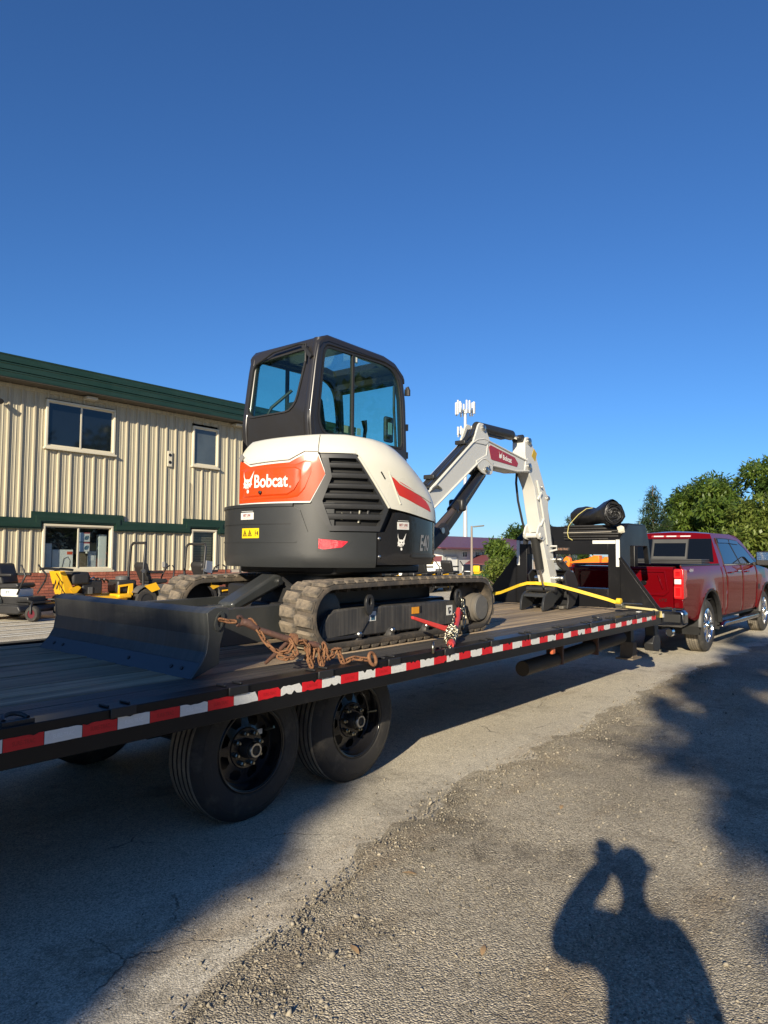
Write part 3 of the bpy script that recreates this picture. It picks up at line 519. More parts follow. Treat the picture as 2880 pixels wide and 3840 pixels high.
# wheels (outer face at local y = 0, looking to -y)
def trailer_wheel():
    Rr = .374; prof = [(.222, .012), (.235, .000), (.300, -.004), (.345, .010), (.364, .030), (.372, .042)]
    for k in range(4): prof += [(Rr, .060+k*.037), (Rr-.010, .063+k*.037), (Rr-.010, .069+k*.037), (Rr, .072+k*.037)]
    prof += [(.372, .200), (.362, .214), (.33, .232), (.24, .236), (.222, .225)]
    w = MB().lathe(prof, (0,0,0), (0,1,0), 64, cap=False).build('wheel', rubber, None, smooth=38)
    MB().lathe([(.373, .040), (.3755, .042), (.3755, .058), (.372, .0595)], (0,0,0), (0,1,0), 64, cap=False).build('shoulder_rib', treadm, w, smooth=40)
    tr_ = MB()
    for k in range(5): tr_.lathe([(Rr+.0012, .0605+k*.037-(.0 if k else 0)), (Rr+.0012, .0605+k*.037+(.0 if k == 0 else 0))] if False else [(Rr+.001, .073+k*.037-.0005), (Rr+.001, .0965+k*.037)] if k < 4 else [(Rr+.0008, .2), (Rr+.0008, .2)], (0,0,0), (0,1,0), 64, cap=False)
    tr_.build('tread', treadm, w)
    MB().tube([(.219*math.cos(t), .004, .219*math.sin(t)) for t in np.linspace(0, 2*math.pi, 49)[:-1]], .006, 8, True).build('rim_lip', M('polished rim lip', (.05,.05,.05), .14, .7), w, smooth=60)
    for r in (.262, .281, .322): MB().tube([(r*math.cos(t), .000 if r < .3 else .003, r*math.sin(t)) for t in np.linspace(0, 2*math.pi, 49)[:-1]], .0025, 5, True).build('sidewall_ring', rubber, w)
    rim = MB().lathe([(.224, .020), (.226, .008), (.218, .003), (.209, .006), (.204, .022), (.200, .050), (.196, .075), (.190, .082), (.172, .078)], (0,0,0), (0,1,0), 64, cap=False)
    n8 = 8
    for k in range(n8):       # spokes between eight flared openings
        a0 = 2*math.pi*k/n8; hw = .20
        pts = []
        for r, h, q in ((.178, .079, .62), (.150, .074, .34), (.118, .064, .62)): pts.append([(r*math.cos(a0+s_*hw*2*q), h, r*math.sin(a0+s_*hw*2*q)) for s_ in (-1, -.4, .4, 1)])
        rim.grid(pts)
    rim.lathe([(.120, .064), (.108, .060), (.104, .052), (.066, .050), (.060, .050)], (0,0,0), (0,1,0), 40, cap=True); rim.build('rim', M('black wheel steel', (.010,.010,.012), .22, var=.2, coat=.4), w, smooth=35)
    MB().lathe([(.215, .13), (.05, .125)], (0,0,0), (0,1,0), 32).build('brake_drum', satin, w)
    MB().lathe([(.052, .055), (.050, .020), (.042, .004)], (0,0,0), (0,1,0), 28).build('hub', satin, w, smooth=40)
    MB().lathe([(.040, .006), (.042, -.004), (.041, -.020), (.036, -.027), (.027, -.027), (.025, -.018)], (0,0,0), (0,1,0), 28).build('hub_cap', steel, w, smooth=40)
    MB().lathe([(.024, -.020), (.004, -.022)], (0,0,0), (0,1,0), 20).build('cap_plug', inkm, w)
    lug = MB().lathe([(.0135, 0), (.0135, -.020), (.008, -.024)], (0,0,0), (0,1,0), 6).lathe([(.007, -.02), (.007, -.034)], (0,0,0), (0,1,0), 8).mesh('lug_nut'); lug.materials.append(zinc)
    for k in range(8):
        o = link('lug_nut', lug, None, w); o.location = (.083*math.cos(2*math.pi*(k+.35)/8), .050, .083*math.sin(2*math.pi*(k+.35)/8))
    MB().cyl((.115, .04, .075), (.135, -.012, .095), .007, n=8).build('valve_stem', zinc, w)
    return w
w0 = trailer_wheel(); setp(w0, TR); w0.location = (1.338, .345, .390); w0.scale = (1.05, 1.05, 1.05)
sticker = MB().box(.075, .108, .052, .058, .055, .082).build('sticker', pure_white, w0); sticker.matrix_parent_inverse = Matrix.Identity(4)
w1 = copy_tree(w0, TR); w1.location = (2.225, .345, .390); w1.rotation_euler = (0, R(21), 0)
for c in list(w1.children):
    if c.name.startswith('sticker'): bpy.data.objects.remove(c)
for x in (1.338, 2.225):
    q = copy_tree(w0, TR); q.location = (x, 2.59-.345, .390); q.rotation_euler = (0, 0, math.pi)
    MB().cyl((x, .55, .372), (x, 2.04, .372), .055, n=12).build('axle', satin, TR)
for y in (.70, 1.83): MB().box(.9, 2.65, y, y+.06, .47, .53).build('leaf_spring', satin, TR)
# gooseneck riser
def fm(u, v, w): return (w, u, v)
pr = [(7.40, .70), (7.40, 1.68), (7.70, 1.872), (8.30, 1.872), (8.42, 1.68), (8.50, 1.36), (8.42, 1.36), (8.36, 1.60), (7.72, 1.60), (7.72, .70)]
for y0 in (.545, 1.925): MB().prism(pr, XZ, y0, y0+.06).build('neck_side', black, TR, bevel=.004)
for y0, y1 in ((.545, .70), (1.83, 1.985)):
    MB().box(7.375, 7.40, y0, y1, .83, 1.68).prism([(7.375, 1.68), (7.385, 1.695), (7.70, 1.890), (7.70, 1.872), (7.40, 1.68)], XZ, y0, y1).box(7.70, 8.30, y0, y1, 1.872, 1.888).build('riser_post', black, TR, bevel=.003)
for y0, y1, yt in ((.075, .545, .545), (1.985, 2.515, 1.985)):
    out = y0 if y0 < 1 else y1
    MB().prism([(out, .80), (yt, .80), (yt, 1.44)], fm, 7.36, 7.385).build('gusset', black, TR, bevel=.003)
    MB().bar((7.372, out, .82), (7.372, yt, 1.45), .05, .012, (1, 0, 0)).build('gusset_flange', black, TR)
    MB().prism([(7.36, .80), (8.0, .80), (7.36, 1.44)], XZ, yt-.006 if y0 < 1 else yt-.006, yt+.006).build('side_web', black, TR)
MB().box(7.38, 7.66, .70, 1.83, 1.485, 1.665).build('cross_beam', black, TR, bevel=.004)
MB().box(7.66, 7.70, .70, 1.83, 1.50, 1.86).build('back_beam', black, TR, bevel=.004)
MB().box(7.37, 7.395, .70, 1.83, .80, 1.056).build('kick_plate', black, TR, bevel=.003)
MB().box(7.395, 7.62, .70, 1.83, 1.04, 1.056).build('kick_plate_lip', black, TR)
MB().box(7.70, 9.95, 1.22, 1.40, 1.69, 1.84).box(9.80, 9.94, 1.23, 1.39, .84, 1.70).build('coupler_arm', black, TR, bevel=.01)
for y0, y1, z0, z1 in ((.548, .596, 1.335, 1.672), (.602, .90, 1.622, 1.664), (1.935, 1.980, 1.335, 1.672), (1.70, 1.925, 1.622, 1.664)):
    xf = 7.372 if (z1-z0) > .2 else 7.3765
    MB().box(xf-.002, xf+.001, y0, y1, z0, z1).build('white_reflector', pure_white, TR)
MB().box(7.368, 7.379, 1.21, 1.39, 1.535, 1.575).build('maker_badge', satin, TR)
put_text('badge_lettering', 'SURE-TRAC', M('badge copper', (.30,.17,.11), .5), TR, lambda u, v, w: (7.3665, 1.30-u, 1.553+v), width=.15, height=.028, bold=.02, shear=.2)
jk = MB().box(7.50, 7.60, .47, .57, .30, .85).build('landing_leg', satin, TR, bevel=.004)
MB().prism([(7.47, .215), (7.63, .215), (7.60, .40), (7.50, .40)], XZ, .44, .60).build('leg_foot', M('muddy brown steel', (.16,.125,.09), .8, var=.3, dirt=((.25,.2,.14), .3, 20)), jk); MB().box(7.40, 7.70, .41, .63, .195, .214).build('foot_plate', M('muddy brown steel', (.16,.125,.09), .8), jk)
MB().prism([(7.42, .80), (7.62, .80), (7.62, .52), (7.69, .46), (7.69, .36), (7.64, .30), (7.45, .33), (7.41, .42), (7.48, .50), (7.46, .62)], XZ, .17, .29).build('front_bracket', satin, TR, bevel=.012)
MB().box(7.21, 7.26, -.01, .22, .70, .83).build('corner_plate', black, TR, bevel=.004); MB().box(7.205, 7.262, -.0135, -.0105, .755, .80).build('corner_reflector', pure_white, TR)
MB().box(4.4, 4.46, .02, .05, .62, .68).build('marker_lamp', M('amber lamp', (.5,.12,.05), .3), TR, bevel=.01)
MB().box(3.3, 7.3, .35, .40, .60, .74).build('under_channel', satin, TR)
pipe = MB().tube([(4.75, .50, .405), (5.6, .50, .425), (6.5, .51, .455), (7.3, .52, .475)], .072, 16).build('storage_tube', M('brown dusty tube', (.05,.04,.03), .7, var=.3, dirt=((.1,.08,.06), .25, 8)), TR, smooth=40)
for x in (5.45, 6.35): MB().box(x, x+.03, .42, .60, .37, .70).build('tube_hanger', ruststeel, TR)

# ------------------------------------------------------------------ excavator
XC, YC = 2.95, 1.295
EX = thing('compact_excavator', 'white and charcoal compact excavator with orange rear panel standing on the trailer deck', 'excavator', (XC, YC, DZ))
lugm = M('dusty track rubber', (.075,.066,.054), .9, var=.3, bump=.5, bs=45, dirt=((.27,.215,.15), .7, 9)); beltm = M('track belt rubber', (.055,.048,.040), .85, var=.3, bump=.35, bs=50, dirt=((.17,.13,.09), .5, 6))
RB, xa, xb, zc_ = .213, 2.108, 3.925, 1.066
Lp = xb-xa; PER = 2*Lp+2*math.pi*RB
def tpath(s):          # point, outward normal, tangent of the track loop
    s %= PER
    if s < Lp: t = s/Lp; return (xa+s, zc_-RB), (0, -1)
    s -= Lp
    if s < math.pi*RB: a = -math.pi/2+s/RB; return (xb+RB*math.cos(a), zc_+RB*math.sin(a)), (math.cos(a), math.sin(a))
    s -= math.pi*RB
    if s < Lp: t = s/Lp; return (xb-s, zc_+RB+.010*math.sin(math.pi*t)), (0, 1)
    a = math.pi/2+(s-Lp)/RB; return (xa+RB*math.cos(a), zc_+RB*math.sin(a)), (math.cos(a), math.sin(a))
lugme = MB().add([(u, v, w) for u, v, w in ((-.044, 0, 0), (.034, 0, 0), (.052, .155, 0), (-.034, .155, 0), (-.030, .004, .019), (.026, .004, .021), (.042, .150, .019), (-.022, .150, .017))], [(0,1,2,3), (4,7,6,5), (0,4,5,1), (1,5,6,2), (2,6,7,3), (3,7,4,0)]).mesh('tread_lug'); lugme.materials.append(lugm)
def track(y0, near):
    rows = []; N_ = 150
    for i in range(N_):
        (x, z), (nx, nz) = tpath(PER*i/N_); rows.append([(x-nx*d, y, z-nz*d) for y, d in ((y0, .012), (y0+.008, 0), (y0+.292, 0), (y0+.30, .012), (y0+.30, .034), (y0, .034))])
    mb = MB(); a, b = N_, 6; mb.add([p for r in rows for p in r], [(i*b+j, i*b+(j+1)%b, ((i+1)%a)*b+(j+1)%b, ((i+1)%a)*b+j) for i in range(a) for j in range(b)])
    t = mb.build('track', beltm, EX, smooth=40); np_ = 48
    for k in range(np_):
        for side in (0, 1):
            (x, z), (nx, nz) = tpath(PER*(k+.5*side)/np_); o = link('tread_lug', lugme, None, t)
            m_ = Matrix(((nz, 0, nx, x), (0, 1, 0, y0+(.002 if side == 0 else .143)), (-nx, 0, nz, z), (0, 0, 0, 1)))
            o.matrix_basis = m_
    c = MB()
    for k in range(44):
        (x, z), (nx, nz) = tpath(PER*k/44); c.box(x-nx*.05-.018, x-nx*.05+.018, y0+.10, y0+.20, z-nz*.05-.018, z-nz*.05+.018)
    o = c.build('guide_lugs', beltm, t); o['kind'] = 'stuff'
track(.445, True); track(1.845, False)
for y0 in (.445, 1.845):
    yy = y0+.07
    fr = MB().prism([(2.02, .915), (2.05, 1.0), (2.10, 1.06), (2.17, 1.105), (3.62, 1.10), (3.68, 1.06), (3.68, .93), (3.60, .905), (2.5, .905)], XZ, yy, yy+.18).build('track_frame', M('dusty frame paint', (.038,.037,.036), .6, var=.2, dirt=((.12,.105,.085), .3, 6), streak=((.11,.10,.085), .6, (40, 40, 1.2))), EX, bevel=.012)
    MB().prism([(2.03, .918), (2.06, 1.02), (2.11, 1.075), (2.18, 1.095), (2.52, 1.105), (2.52, 1.02), (2.44, .935)], XZ, yy-.012, yy).build('frame_cover', M('dusty frame paint', (.03,.03,.03), .6), fr, bevel=.004)
    MB().box(2.04, 2.44, yy-.03, yy, .905, .925).build('frame_ledge', satin, fr, bevel=.004)
    for x in (2.40, 2.77, 3.20): 
        MB().lathe([(.048, .03), (.052, .0), (.030, -.012), (.022, -.024)], (x, yy, .895), (0, 1, 0), 18).build('roller', M('dusty frame paint', (.03,.03,.03), .6), fr, smooth=40); MB().lathe([(.022, 0), (.020, -.012), (.010, -.018)], (x, yy-.020, .926), (0, 1, 0), 14).build('roller_cap', steel, fr, smooth=50)
    MB().lathe([(.185, .03), (.19, .0), (.16, -.01), (.05, -.02)], (xa, yy+.06, zc_), (0, 1, 0), 32).build('idler', satin, EX, smooth=40)
    MB().lathe([(.175, .06), (.18, .0), (.13, -.015)], (xb, yy+.08, zc_), (0, 1, 0), 28).build('sprocket', M('sprocket steel', (.10,.08,.06), .7, .3), EX, smooth=40)
    mc = MB().lathe([(.125, .10), (.122, .0), (.112, -.006), (.112, -.030), (.104, -.038), (.02, -.040)], (3.965, yy-.005, 1.025), (0, 1, 0), 36).build('drive_motor', M('dusty motor', (.13,.115,.095), .75, var=.25, dirt=((.22,.19,.15), .3, 14)), EX, smooth=35)
    MB().lathe([(.101, -.0385), (.099, -.0455), (.01, -.047)], (3.965, yy-.005, 1.025), (0, 1, 0), 36).build('motor_cover', M('dusty cover', (.12,.115,.105), .65, var=.2, dirt=((.2,.18,.15), .3, 18)), mc, smooth=30)
    for x in (2.50, 3.63):
        out, inn = [], []
        for k in range(14):
            a = 2*math.pi*k/14; out.append((x+.045*math.cos(a)+(.035 if math.sin(a) < -.3 else 0)*(-1 if x < 3 else 1)*0, 1.135+(.062 if math.sin(a) > 0 else .085)*math.sin(a))); inn.append((x+.018*math.cos(a), 1.145+.028*math.sin(a)))
        MB().ring(out, inn, XZ, yy-.034, yy-.014).build('tie_down_eye', satin, fr, bevel=.003)
    if y0 < 1:
        MB().box(2.52, 2.60, yy-.004, yy-.001, 1.005, 1.072).build('white_sticker', pure_white, fr); MB().box(2.545, 2.585, yy-.006, yy-.0045, 1.012, 1.045).build('blue_print', M('blue print', (.03,.10,.16), .5), fr)
        MB().box(3.03, 3.12, yy-.004, yy-.001, 1.025, 1.075).build('orange_sticker', M('orange vinyl', (.7,.30,.02), .5), fr); MB().box(3.13, 3.15, yy-.006, yy-.001, 1.03, 1.08).build('slot', inkm, fr)
        MB().box(3.50, 3.58, yy-.004, yy-.001, .985, 1.065).build('white_sticker', pure_white, fr); MB().tube([(3.55, yy-.006, 1.045), (3.52, yy-.006, 1.045), (3.53, yy-.006, 1.0), (3.55, yy-.006, 1.02)], .005, 6).build('hook_print', inkm, fr)
MB().box(2.30, 3.65, .78, 1.81, 1.0, 1.24).box(2.2, 3.75, .70, 1.89, 1.0, 1.12).build('undercarriage', satin, EX, bevel=.02)
MB().lathe([(.46, 1.22), (.46, 1.30), (.43, 1.30), (.43, 1.36)], (XC, YC, 0), (0, 0, 1), 40).build('slew_ring', satin, EX, smooth=40)
MB().box(2.42, 3.45, .75, 1.80, 1.325, 1.40).build('swing_frame', satin, EX, bevel=.02)
# dozer blade
def bx(u, v, w): return (u+(w-.375)/1.8*.07, w, v)
gm = M('blade grey paint', (.038,.041,.040), .42, var=.12, dirt=((.075,.075,.07), .18, 3), coat=.1, bump=.05, bs=30, streak=((.085,.085,.08), .4, (2, 26, .8)))
bp = [(1.024, 1.159), (1.031, 1.110), (1.038, 1.040), (1.024, .955), (.996, .902), (1.010, .890), (1.045, .945), (1.060, 1.03), (1.060, 1.10), (1.078, 1.183), (1.074, 1.186), (1.040, 1.170)]
BL = MB().prism(bp, bx, .382, 2.168).build('dozer_blade', gm, EX)
MB().prism([(.996, .902), (.926, .826), (.938, .824), (1.010, .890)], bx, .380, 2.170).build('cutting_edge', M('cutting edge sky tint', (.045,.052,.062), .35, var=.15, dirt=((.10,.10,.10), .15, 6)), BL, bevel=.002)  # bluish edge colour stands in for the sky it reflects
for y in (.50, .60, 1.05, 1.9, 2.03): MB().cyl(bx(.963, .866, y), bx(.9585, .869, y), .011, n=10).build('edge_bolt', satin, BL)
for y0, y1 in ((.362, .384), (2.166, 2.188)): MB().prism([(1.022, 1.162), (1.042, 1.174), (1.074, 1.188), (1.150, 1.185), (1.168, 1.165), (1.112, .987), (1.106, .885), (.947, .828), (.928, .826), (.992, .898), (1.022, .950), (1.036, 1.035), (1.030, 1.105)], bx, y0, y1).build('end_plate', gm, BL, bevel=.003)
MB().ring([(1.10+.03*math.cos(a)+.012*math.sin(a), 1.115+.052*math.sin(a)) for a in np.linspace(0, 2*math.pi, 13)[:-1]], [(1.10+.017*math.cos(a), 1.115+.034*math.sin(a)) for a in np.linspace(0, 2*math.pi, 13)[:-1]], bx, .352, .361).build('lifting_eye', gm, BL)
for y in (.80, 1.72): MB().prism([(1.14, 1.10), (1.18, 1.13), (2.35, 1.14), (2.35, .98), (1.75, .90), (1.14, .90)], XZ, y, y+.07).build('blade_arm', gm, EX, bevel=.006)
MB().prism([(1.085, .95), (1.19, .95), (1.19, 1.08), (1.085, 1.08)], bx, .62, 2.0).build('blade_beam', gm, BL, bevel=.01)
MB().prism([(1.16, 1.0), (1.18, 1.15), (1.30, 1.14), (1.34, 1.0)], XZ, 1.20, 1.32).build('cylinder_clevis', gm, EX, bevel=.01)
cy = MB().cyl((1.25, 1.26, 1.08), (1.92, 1.26, 1.10), .03, n=14).build('blade_rod', chrome, EX)
MB().cyl((1.84, 1.26, 1.085), (2.30, 1.26, 1.26), .052, n=16).build('blade_cylinder', gm, EX)
MB().prism([(1.80, 1.135), (1.86, 1.165), (2.20, 1.325), (2.27, 1.315), (2.29, 1.27), (2.25, 1.235), (1.83, 1.075)], XZ, 1.13, 1.30).build('cylinder_guard', gm, EX, bevel=.02)
MB().cyl((2.235, 1.11, 1.275), (2.235, 1.13, 1.275), .024, n=12).build('guard_pin', steel, EX)
for k in range(3): MB().tube([(2.25+.02*k, 1.12+.03*k, 1.30), (2.33, 1.06+.03*k, 1.22-.02*k), (2.38, 1.03, 1.10), (2.5, 1.0+.04*k, 1.05)], .013, 6).build('hydraulic_hose', matte, EX, smooth=50)
# upper body shell: radius around the slew axis
def rsh(td):
    c, s_ = math.cos(R(td)), math.sin(R(td)); return .85 if c <= 0 else (abs(c/.5)**4+abs(s_/.85)**4)**-.25
ZT = ([90, 175, 200, 217, 232, 247, 255, 262, 270, 278, 285, 293, 300, 318], [2.30, 2.325, 2.335, 2.345, 2.345, 2.325, 2.305, 2.270, 2.215, 2.145, 2.075, 1.965, 1.895, 1.84])
def zt(td): return interp(td, *ZT)
def sh_(td, z, off=0.):
    q = max(0., (z-(zt(td)-.20))/.20); k = 1-.135*q*q
    if z < 1.45: k -= .05*((1.45-z)/.07)**2*.4
    r = rsh(td)*k+off; return (XC+r*math.cos(R(td)), YC+r*math.sin(R(td)), z)
def band(name, mat, T, zlo, zhi, off, th=.02, nz=8, parent=EX, smooth=40, bevel=0):     # curved plate over angles T between two height curves
    zl = zlo if callable(zlo) else (lambda t: zlo); zh = zhi if callable(zhi) else (lambda t: zhi)
    o_ = [[sh_(t, lerp(zl(t), zh(t), i/nz), off) for t in T] for i in range(nz+1)]; i_ = [[sh_(t, lerp(zl(t), zh(t), i/nz), off-th) for t in T] for i in range(nz+1)]
    return MB().slab(o_, i_).build(name, mat, parent, smooth=smooth, bevel=bevel)
def AR(a, b, st=2.5): n = max(2, int(abs(b-a)/st)+1); return list(np.linspace(a, b, n))
band('body_core', satin, AR(171.5, 318), 1.40, lambda t: zt(t)-.02, -.05, .02, 10)
cwT = AR(88, 246)
def cwtop(t): return interp(t, [88, 204, 208.5, 212.5, 246], [1.835, 1.818, 1.79, 1.632, 1.632])
band('counterweight', charcoal, [88+i*2 for i in range(58)]+[204, 206, 208.5, 210.5, 212.5]+AR(215, 246), 1.38, cwtop, .006, .10, 10)
band('weight_shoulder', charcoal, AR(203, 225), 1.60, 1.842, -.006, .03, 3)
band('weight_seam', inkm, AR(92, 204), 1.687, 1.692, .0075, .004, 1); band('weight_rib', charcoal, AR(92, 207), 1.556, 1.566, .010, .006, 1)
band('weight_lip', charcoal, AR(92, 205), 1.815, 1.838, .014, .03, 2)
MB().grid([[sh_(t, 1.83, o_) for t in AR(88, 210)] for o_ in (.0, -.09)]).build('weight_top', charcoal, EX)
band('side_cover', charg, AR(246.7, 312), lambda t: 1.40, lambda t: interp(t, [246, 252, 257, 283, 312], [1.632, 1.64, 1.79, 1.735, 1.70]), .004, .03, 8)
band('side_cover_ridge', charg, AR(268, 300), 1.455, 1.475, .016, .014, 2)
# grille: dark frame plate, recess and slats
GL = ([1.640, 1.66, 1.838, 2.045, 2.19], [222.6, 222.1, 213.6, 220.8, 218.0]); GR = ([1.640, 1.807, 2.175, 2.19], [247.4, 252.6, 235.8, 235])
OL = ([1.678, 1.852, 2.026, 2.16], [223.6, 219.3, 223.7, 222.0]); OR = ([1.678, 1.690, 1.815, 2.134, 2.16], [247.0, 247.6, 250.0, 236.6, 235.0])
def rowpatch(name, mat, zs, lf, rt, off, th, parent=EX, n=12, smooth=40):
    o_, i_ = [], []
    for z in zs:
        a, b = lf(z), rt(z); o_.append([sh_(lerp(a, b, j/n), z, off) for j in range(n+1)]); i_.append([sh_(lerp(a, b, j/n), z, off-th) for j in range(n+1)])
    return MB().slab(o_, i_).build(name, mat, parent, smooth=smooth)
gl_ = lambda z: interp(z, *GL); grr = lambda z: interp(z, *GR); ol_ = lambda z: interp(z, *OL); orr = lambda z: interp(z, *OR)
zsG = sorted(set(list(np.linspace(1.64, 2.19, 12))+[1.66, 1.838, 2.045, 1.807, 2.175]))
grm = M('grille plastic', (.030,.031,.033), .45, var=.12, dirt=((.08,.075,.07), .15, 12))
gf = rowpatch('grille_recess', M('radiator black', (.006,.006,.006), .7), zsG, gl_, grr, -.035, .01)
zz_ = [1.64]+sorted(set(list(np.linspace(1.678, 2.16, 9))+[1.852, 2.026, 1.690, 1.815, 2.134]))+[2.19]
for nm, A, Bf in (('grille_frame', gl_, ol_), ('grille_frame', orr, grr)): rowpatch(nm, grm, [z for z in zz_ if 1.678 <= z <= 2.16], A, Bf, .012, .05, EX, 3)
rowpatch('grille_frame', grm, [1.64, 1.66, 1.678], gl_, grr, .012, .05); rowpatch('grille_frame', grm, [2.16, 2.175, 2.19], gl_, grr, .012, .05)
for z0, z1 in ((2.105, 2.122), (2.032, 2.050), (1.958, 1.974), (1.886, 1.904), (1.812, 1.831), (1.736, 1.758)):
    o_, i_ = [], []
    for zq, of in ((z0-.012, .004), (z0, .010), (z1, .010), (z1+.010, -.012)):
        a, b = ol_(zq), orr(zq); o_.append([sh_(lerp(a, b, j/10), zq, of) for j in range(11)]); i_.append([sh_(lerp(a, b, j/10), zq, of-.028) for j in range(11)])
    MB().slab(o_, i_).build('grille_slat', grm, EX, smooth=35)
for k in range(5): MB().cyl(sh_(224+k*4.5, 1.70+.02*(k % 3), -.03), sh_(224.6+k*4.5, 1.76+.01*k, -.028), .012, n=8).build('hose_fitting', zinc if k % 2 else satin, EX)
# orange rear panel with white border
OT = ([165, 173.5, 179.8, 203.1, 210.6, 216.9, 220.5], [2.20, 2.158, 2.113, 2.130, 2.190, 2.190, 2.045]); OB = ([165, 171, 195.4, 213.5, 220.5], [1.845, 1.846, 1.850, 1.853, 2.045])
oT = sorted(set(AR(171.3, 220.4, 2)+[173.5, 179.8, 203.1, 210.6, 213.5, 216.9]))
ot = lambda t: interp(t, *OT); ob = lambda t: interp(t, *OB)
band('white_border', pure_white, [170.9]+oT[1:]+[221.3], lambda t: max(1.834, ob(t)-.013) if t < 221 else 2.04, lambda t: ot(t)+.014 if t < 221 else 2.05, .010, .02, 4)
OP = band('orange_panel', orange, oT, ob, ot, .015, .012, 8)
IT = ([174.5, 178, 206, 209.5], [2.075, 2.092, 2.097, 2.07]); IB = ([174.5, 176, 202.5, 206, 209.5], [1.895, 1.884, 1.893, 1.925, 2.02])
iT = sorted(set(AR(174.8, 209.3, 1.6)+[178, 202.5, 206]))
def emboss(T, top, bot, o0, o1, d, name, mat, parent):    # raised field with sloping rim
    rows = []
    for i, (f, of) in enumerate(((0, o0), (.0, o0+.001), (d, o1), (.5, o1), (1-d, o1), (1., o0+.001), (1., o0))):
        rows.append([sh_(t, lerp(bot(t), top(t), f), of if 0 < j < len(T)-1 else o0) for j, t in enumerate(T)])
    return MB().grid(rows).build(name, mat, parent, smooth=25)
emboss([172.2]+iT+[211, 214], lambda t: interp(t, [170, 178, 206, 211, 214.5], [2.09, 2.104, 2.112, 2.14, 2.13]), lambda t: interp(t, [170, 203, 208, 212, 214.5], [1.868, 1.872, 1.885, 1.96, 2.08]), .0155, .021, .05, 'panel_step', orange, OP)
emboss(iT, lambda t: interp(t, *IT), lambda t: interp(t, *IB), .0205, .030, .06, 'panel_field', orange, OP)
def onshell(t0, z0, off): return lambda u, v, w: sh_(t0+math.degrees(u/.85), z0+v, off+w)
CAT = [(-.36,.62),(-.31,.28),(-.20,.12),(.0,.12),(.16,.10),(.30,.26),(.56,.64),(.42,.22),(.34,.02),(.34,-.16),(.40,-.20),(.26,-.30),(.24,-.40),(.12,-.34),(.10,-.46),(.0,-.42),(-.08,-.50),(-.12,-.38),(-.24,-.48),(-.24,-.36),(-.40,-.42),(-.34,-.24),(-.40,-.16),(-.32,-.02),(-.32,.16),(-.38,.30)]
EYES = [[(-.22,-.02),(-.06,-.09),(-.09,-.16),(-.19,-.12)], [(.06,-.09),(.22,-.02),(.20,-.12),(.09,-.16)], [(-.05,-.26),(.05,-.26),(.0,-.34)], [(-.16,-.2),(-.02,-.40),(-.06,-.40)], [(.14,-.2),(.04,-.38),(.08,-.40)]]
def emblem(fn, size, mat, hole, parent):
    mb = MB(); mb.add([fn(u*size, v*size, 0) for u, v in CAT], [tuple(range(len(CAT)))]); mb.add([fn((.02+.10*math.cos(a))*size, (-.64+.12*math.sin(a))*size, 0) for a in np.linspace(0, 2*math.pi, 13)[:-1]], [tuple(range(12))])
    o = mb.build('emblem', mat, parent); h = MB()
    for e in EYES: h.add([fn(u*size, v*size, .0012) for u, v in e], [tuple(range(len(e)))])
    h.build('emblem_eyes', hole, o if not o.parent.parent else parent); return o
txtw = M('white lettering', (.80,.78,.72), .4, var=.02)
emblem(onshell(179.6, 2.005, .0335), .118, txtw, orange, OP)
def letters(body, fn, width, height, mat, parent, shear=0., bold=.03): return put_text('lettering', body, mat, parent, fn, width=width, height=height, bold=bold, shear=shear)
letters('Bobcat', onshell(193.6, 2.000, .0335), .278, .096, txtw, OP, bold=.022)
put_text('registered_mark', '®', txtw, OP, onshell(204.2, 1.953, .0335), width=.014, height=.014)
MB().lathe([(.013, 0), (.013, -.012), (.006, -.016)], sh_(188.2, 1.918, .033), (1, .12, 0), 12).build('panel_lock', inkm, OP)
# white hood over the shoulder and round the right flank
hT = sorted(set(AR(170.6, 316, 2)+[173, 179.8, 203.1, 210.6, 217.5, 236, 253.1]))
def hlow(t): return interp(t, [150, 165, 173.5, 179.8, 203.1, 210.6, 217, 236, 253.1, 266, 284, 316], [1.86, 2.18, 2.172, 2.128, 2.145, 2.205, 2.20, 2.19, 1.812, 1.785, 1.742, 1.71])
HD = band('engine_hood', white, hT, hlow, lambda t: zt(t), .016, .02, 16, smooth=50)
cap = []
for k_, dz in ((.86, 0), (.80, .012), (.66, .022), (.45, .028), (.2, .03)):
    cap.append([(XC+(rsh(t)*k_+.016)*math.cos(R(t)), YC+(rsh(t)*k_+.016)*math.sin(R(t)), zt(t)+dz) for t in hT])
MB().grid(cap).build('hood_top', white, HD, smooth=50)
band('hood_seam', inkm, [216.9, 217.25], 2.19, lambda t: zt(t)-.004, .0172, .004, 10, HD)
band('hood_step', white, sorted(set(AR(172, 217, 2)+[179.8, 203.1, 210.6])), lambda t: hlow(t)+.004, lambda t: hlow(t)+.030, .024, .012, 2, HD)
band('hood_step', white, AR(218, 235, 2), lambda t: 2.195, lambda t: 2.225, .024, .012, 2, HD)
edge = [sh_(lerp(236.3, 252.6, i/8), lerp(2.175, 1.815, i/8), .016) for i in range(9)]; MB().tube(edge, .010, 8).build('hood_edge', white, HD, smooth=60)
sw = ([1.808, 1.859, 1.91, 1.951, 2.002, 2.044], [283.0, 270.0, 258.5, 256.8, 254.8, 253.2]); sw2 = ([1.808, 1.84, 1.879, 1.951, 2.002, 2.044], [283.6, 282.6, 279.9, 269.9, 260.7, 253.6])
rowpatch('red_flash', M('red vinyl', (.52,.035,.025), .3, coat=.2), [1.808, 1.834, 1.859, 1.885, 1.91, 1.951, 1.975, 2.002, 2.044], lambda z: interp(z, *sw), lambda z: interp(z, *sw2), .0185, .003, HD, 10)
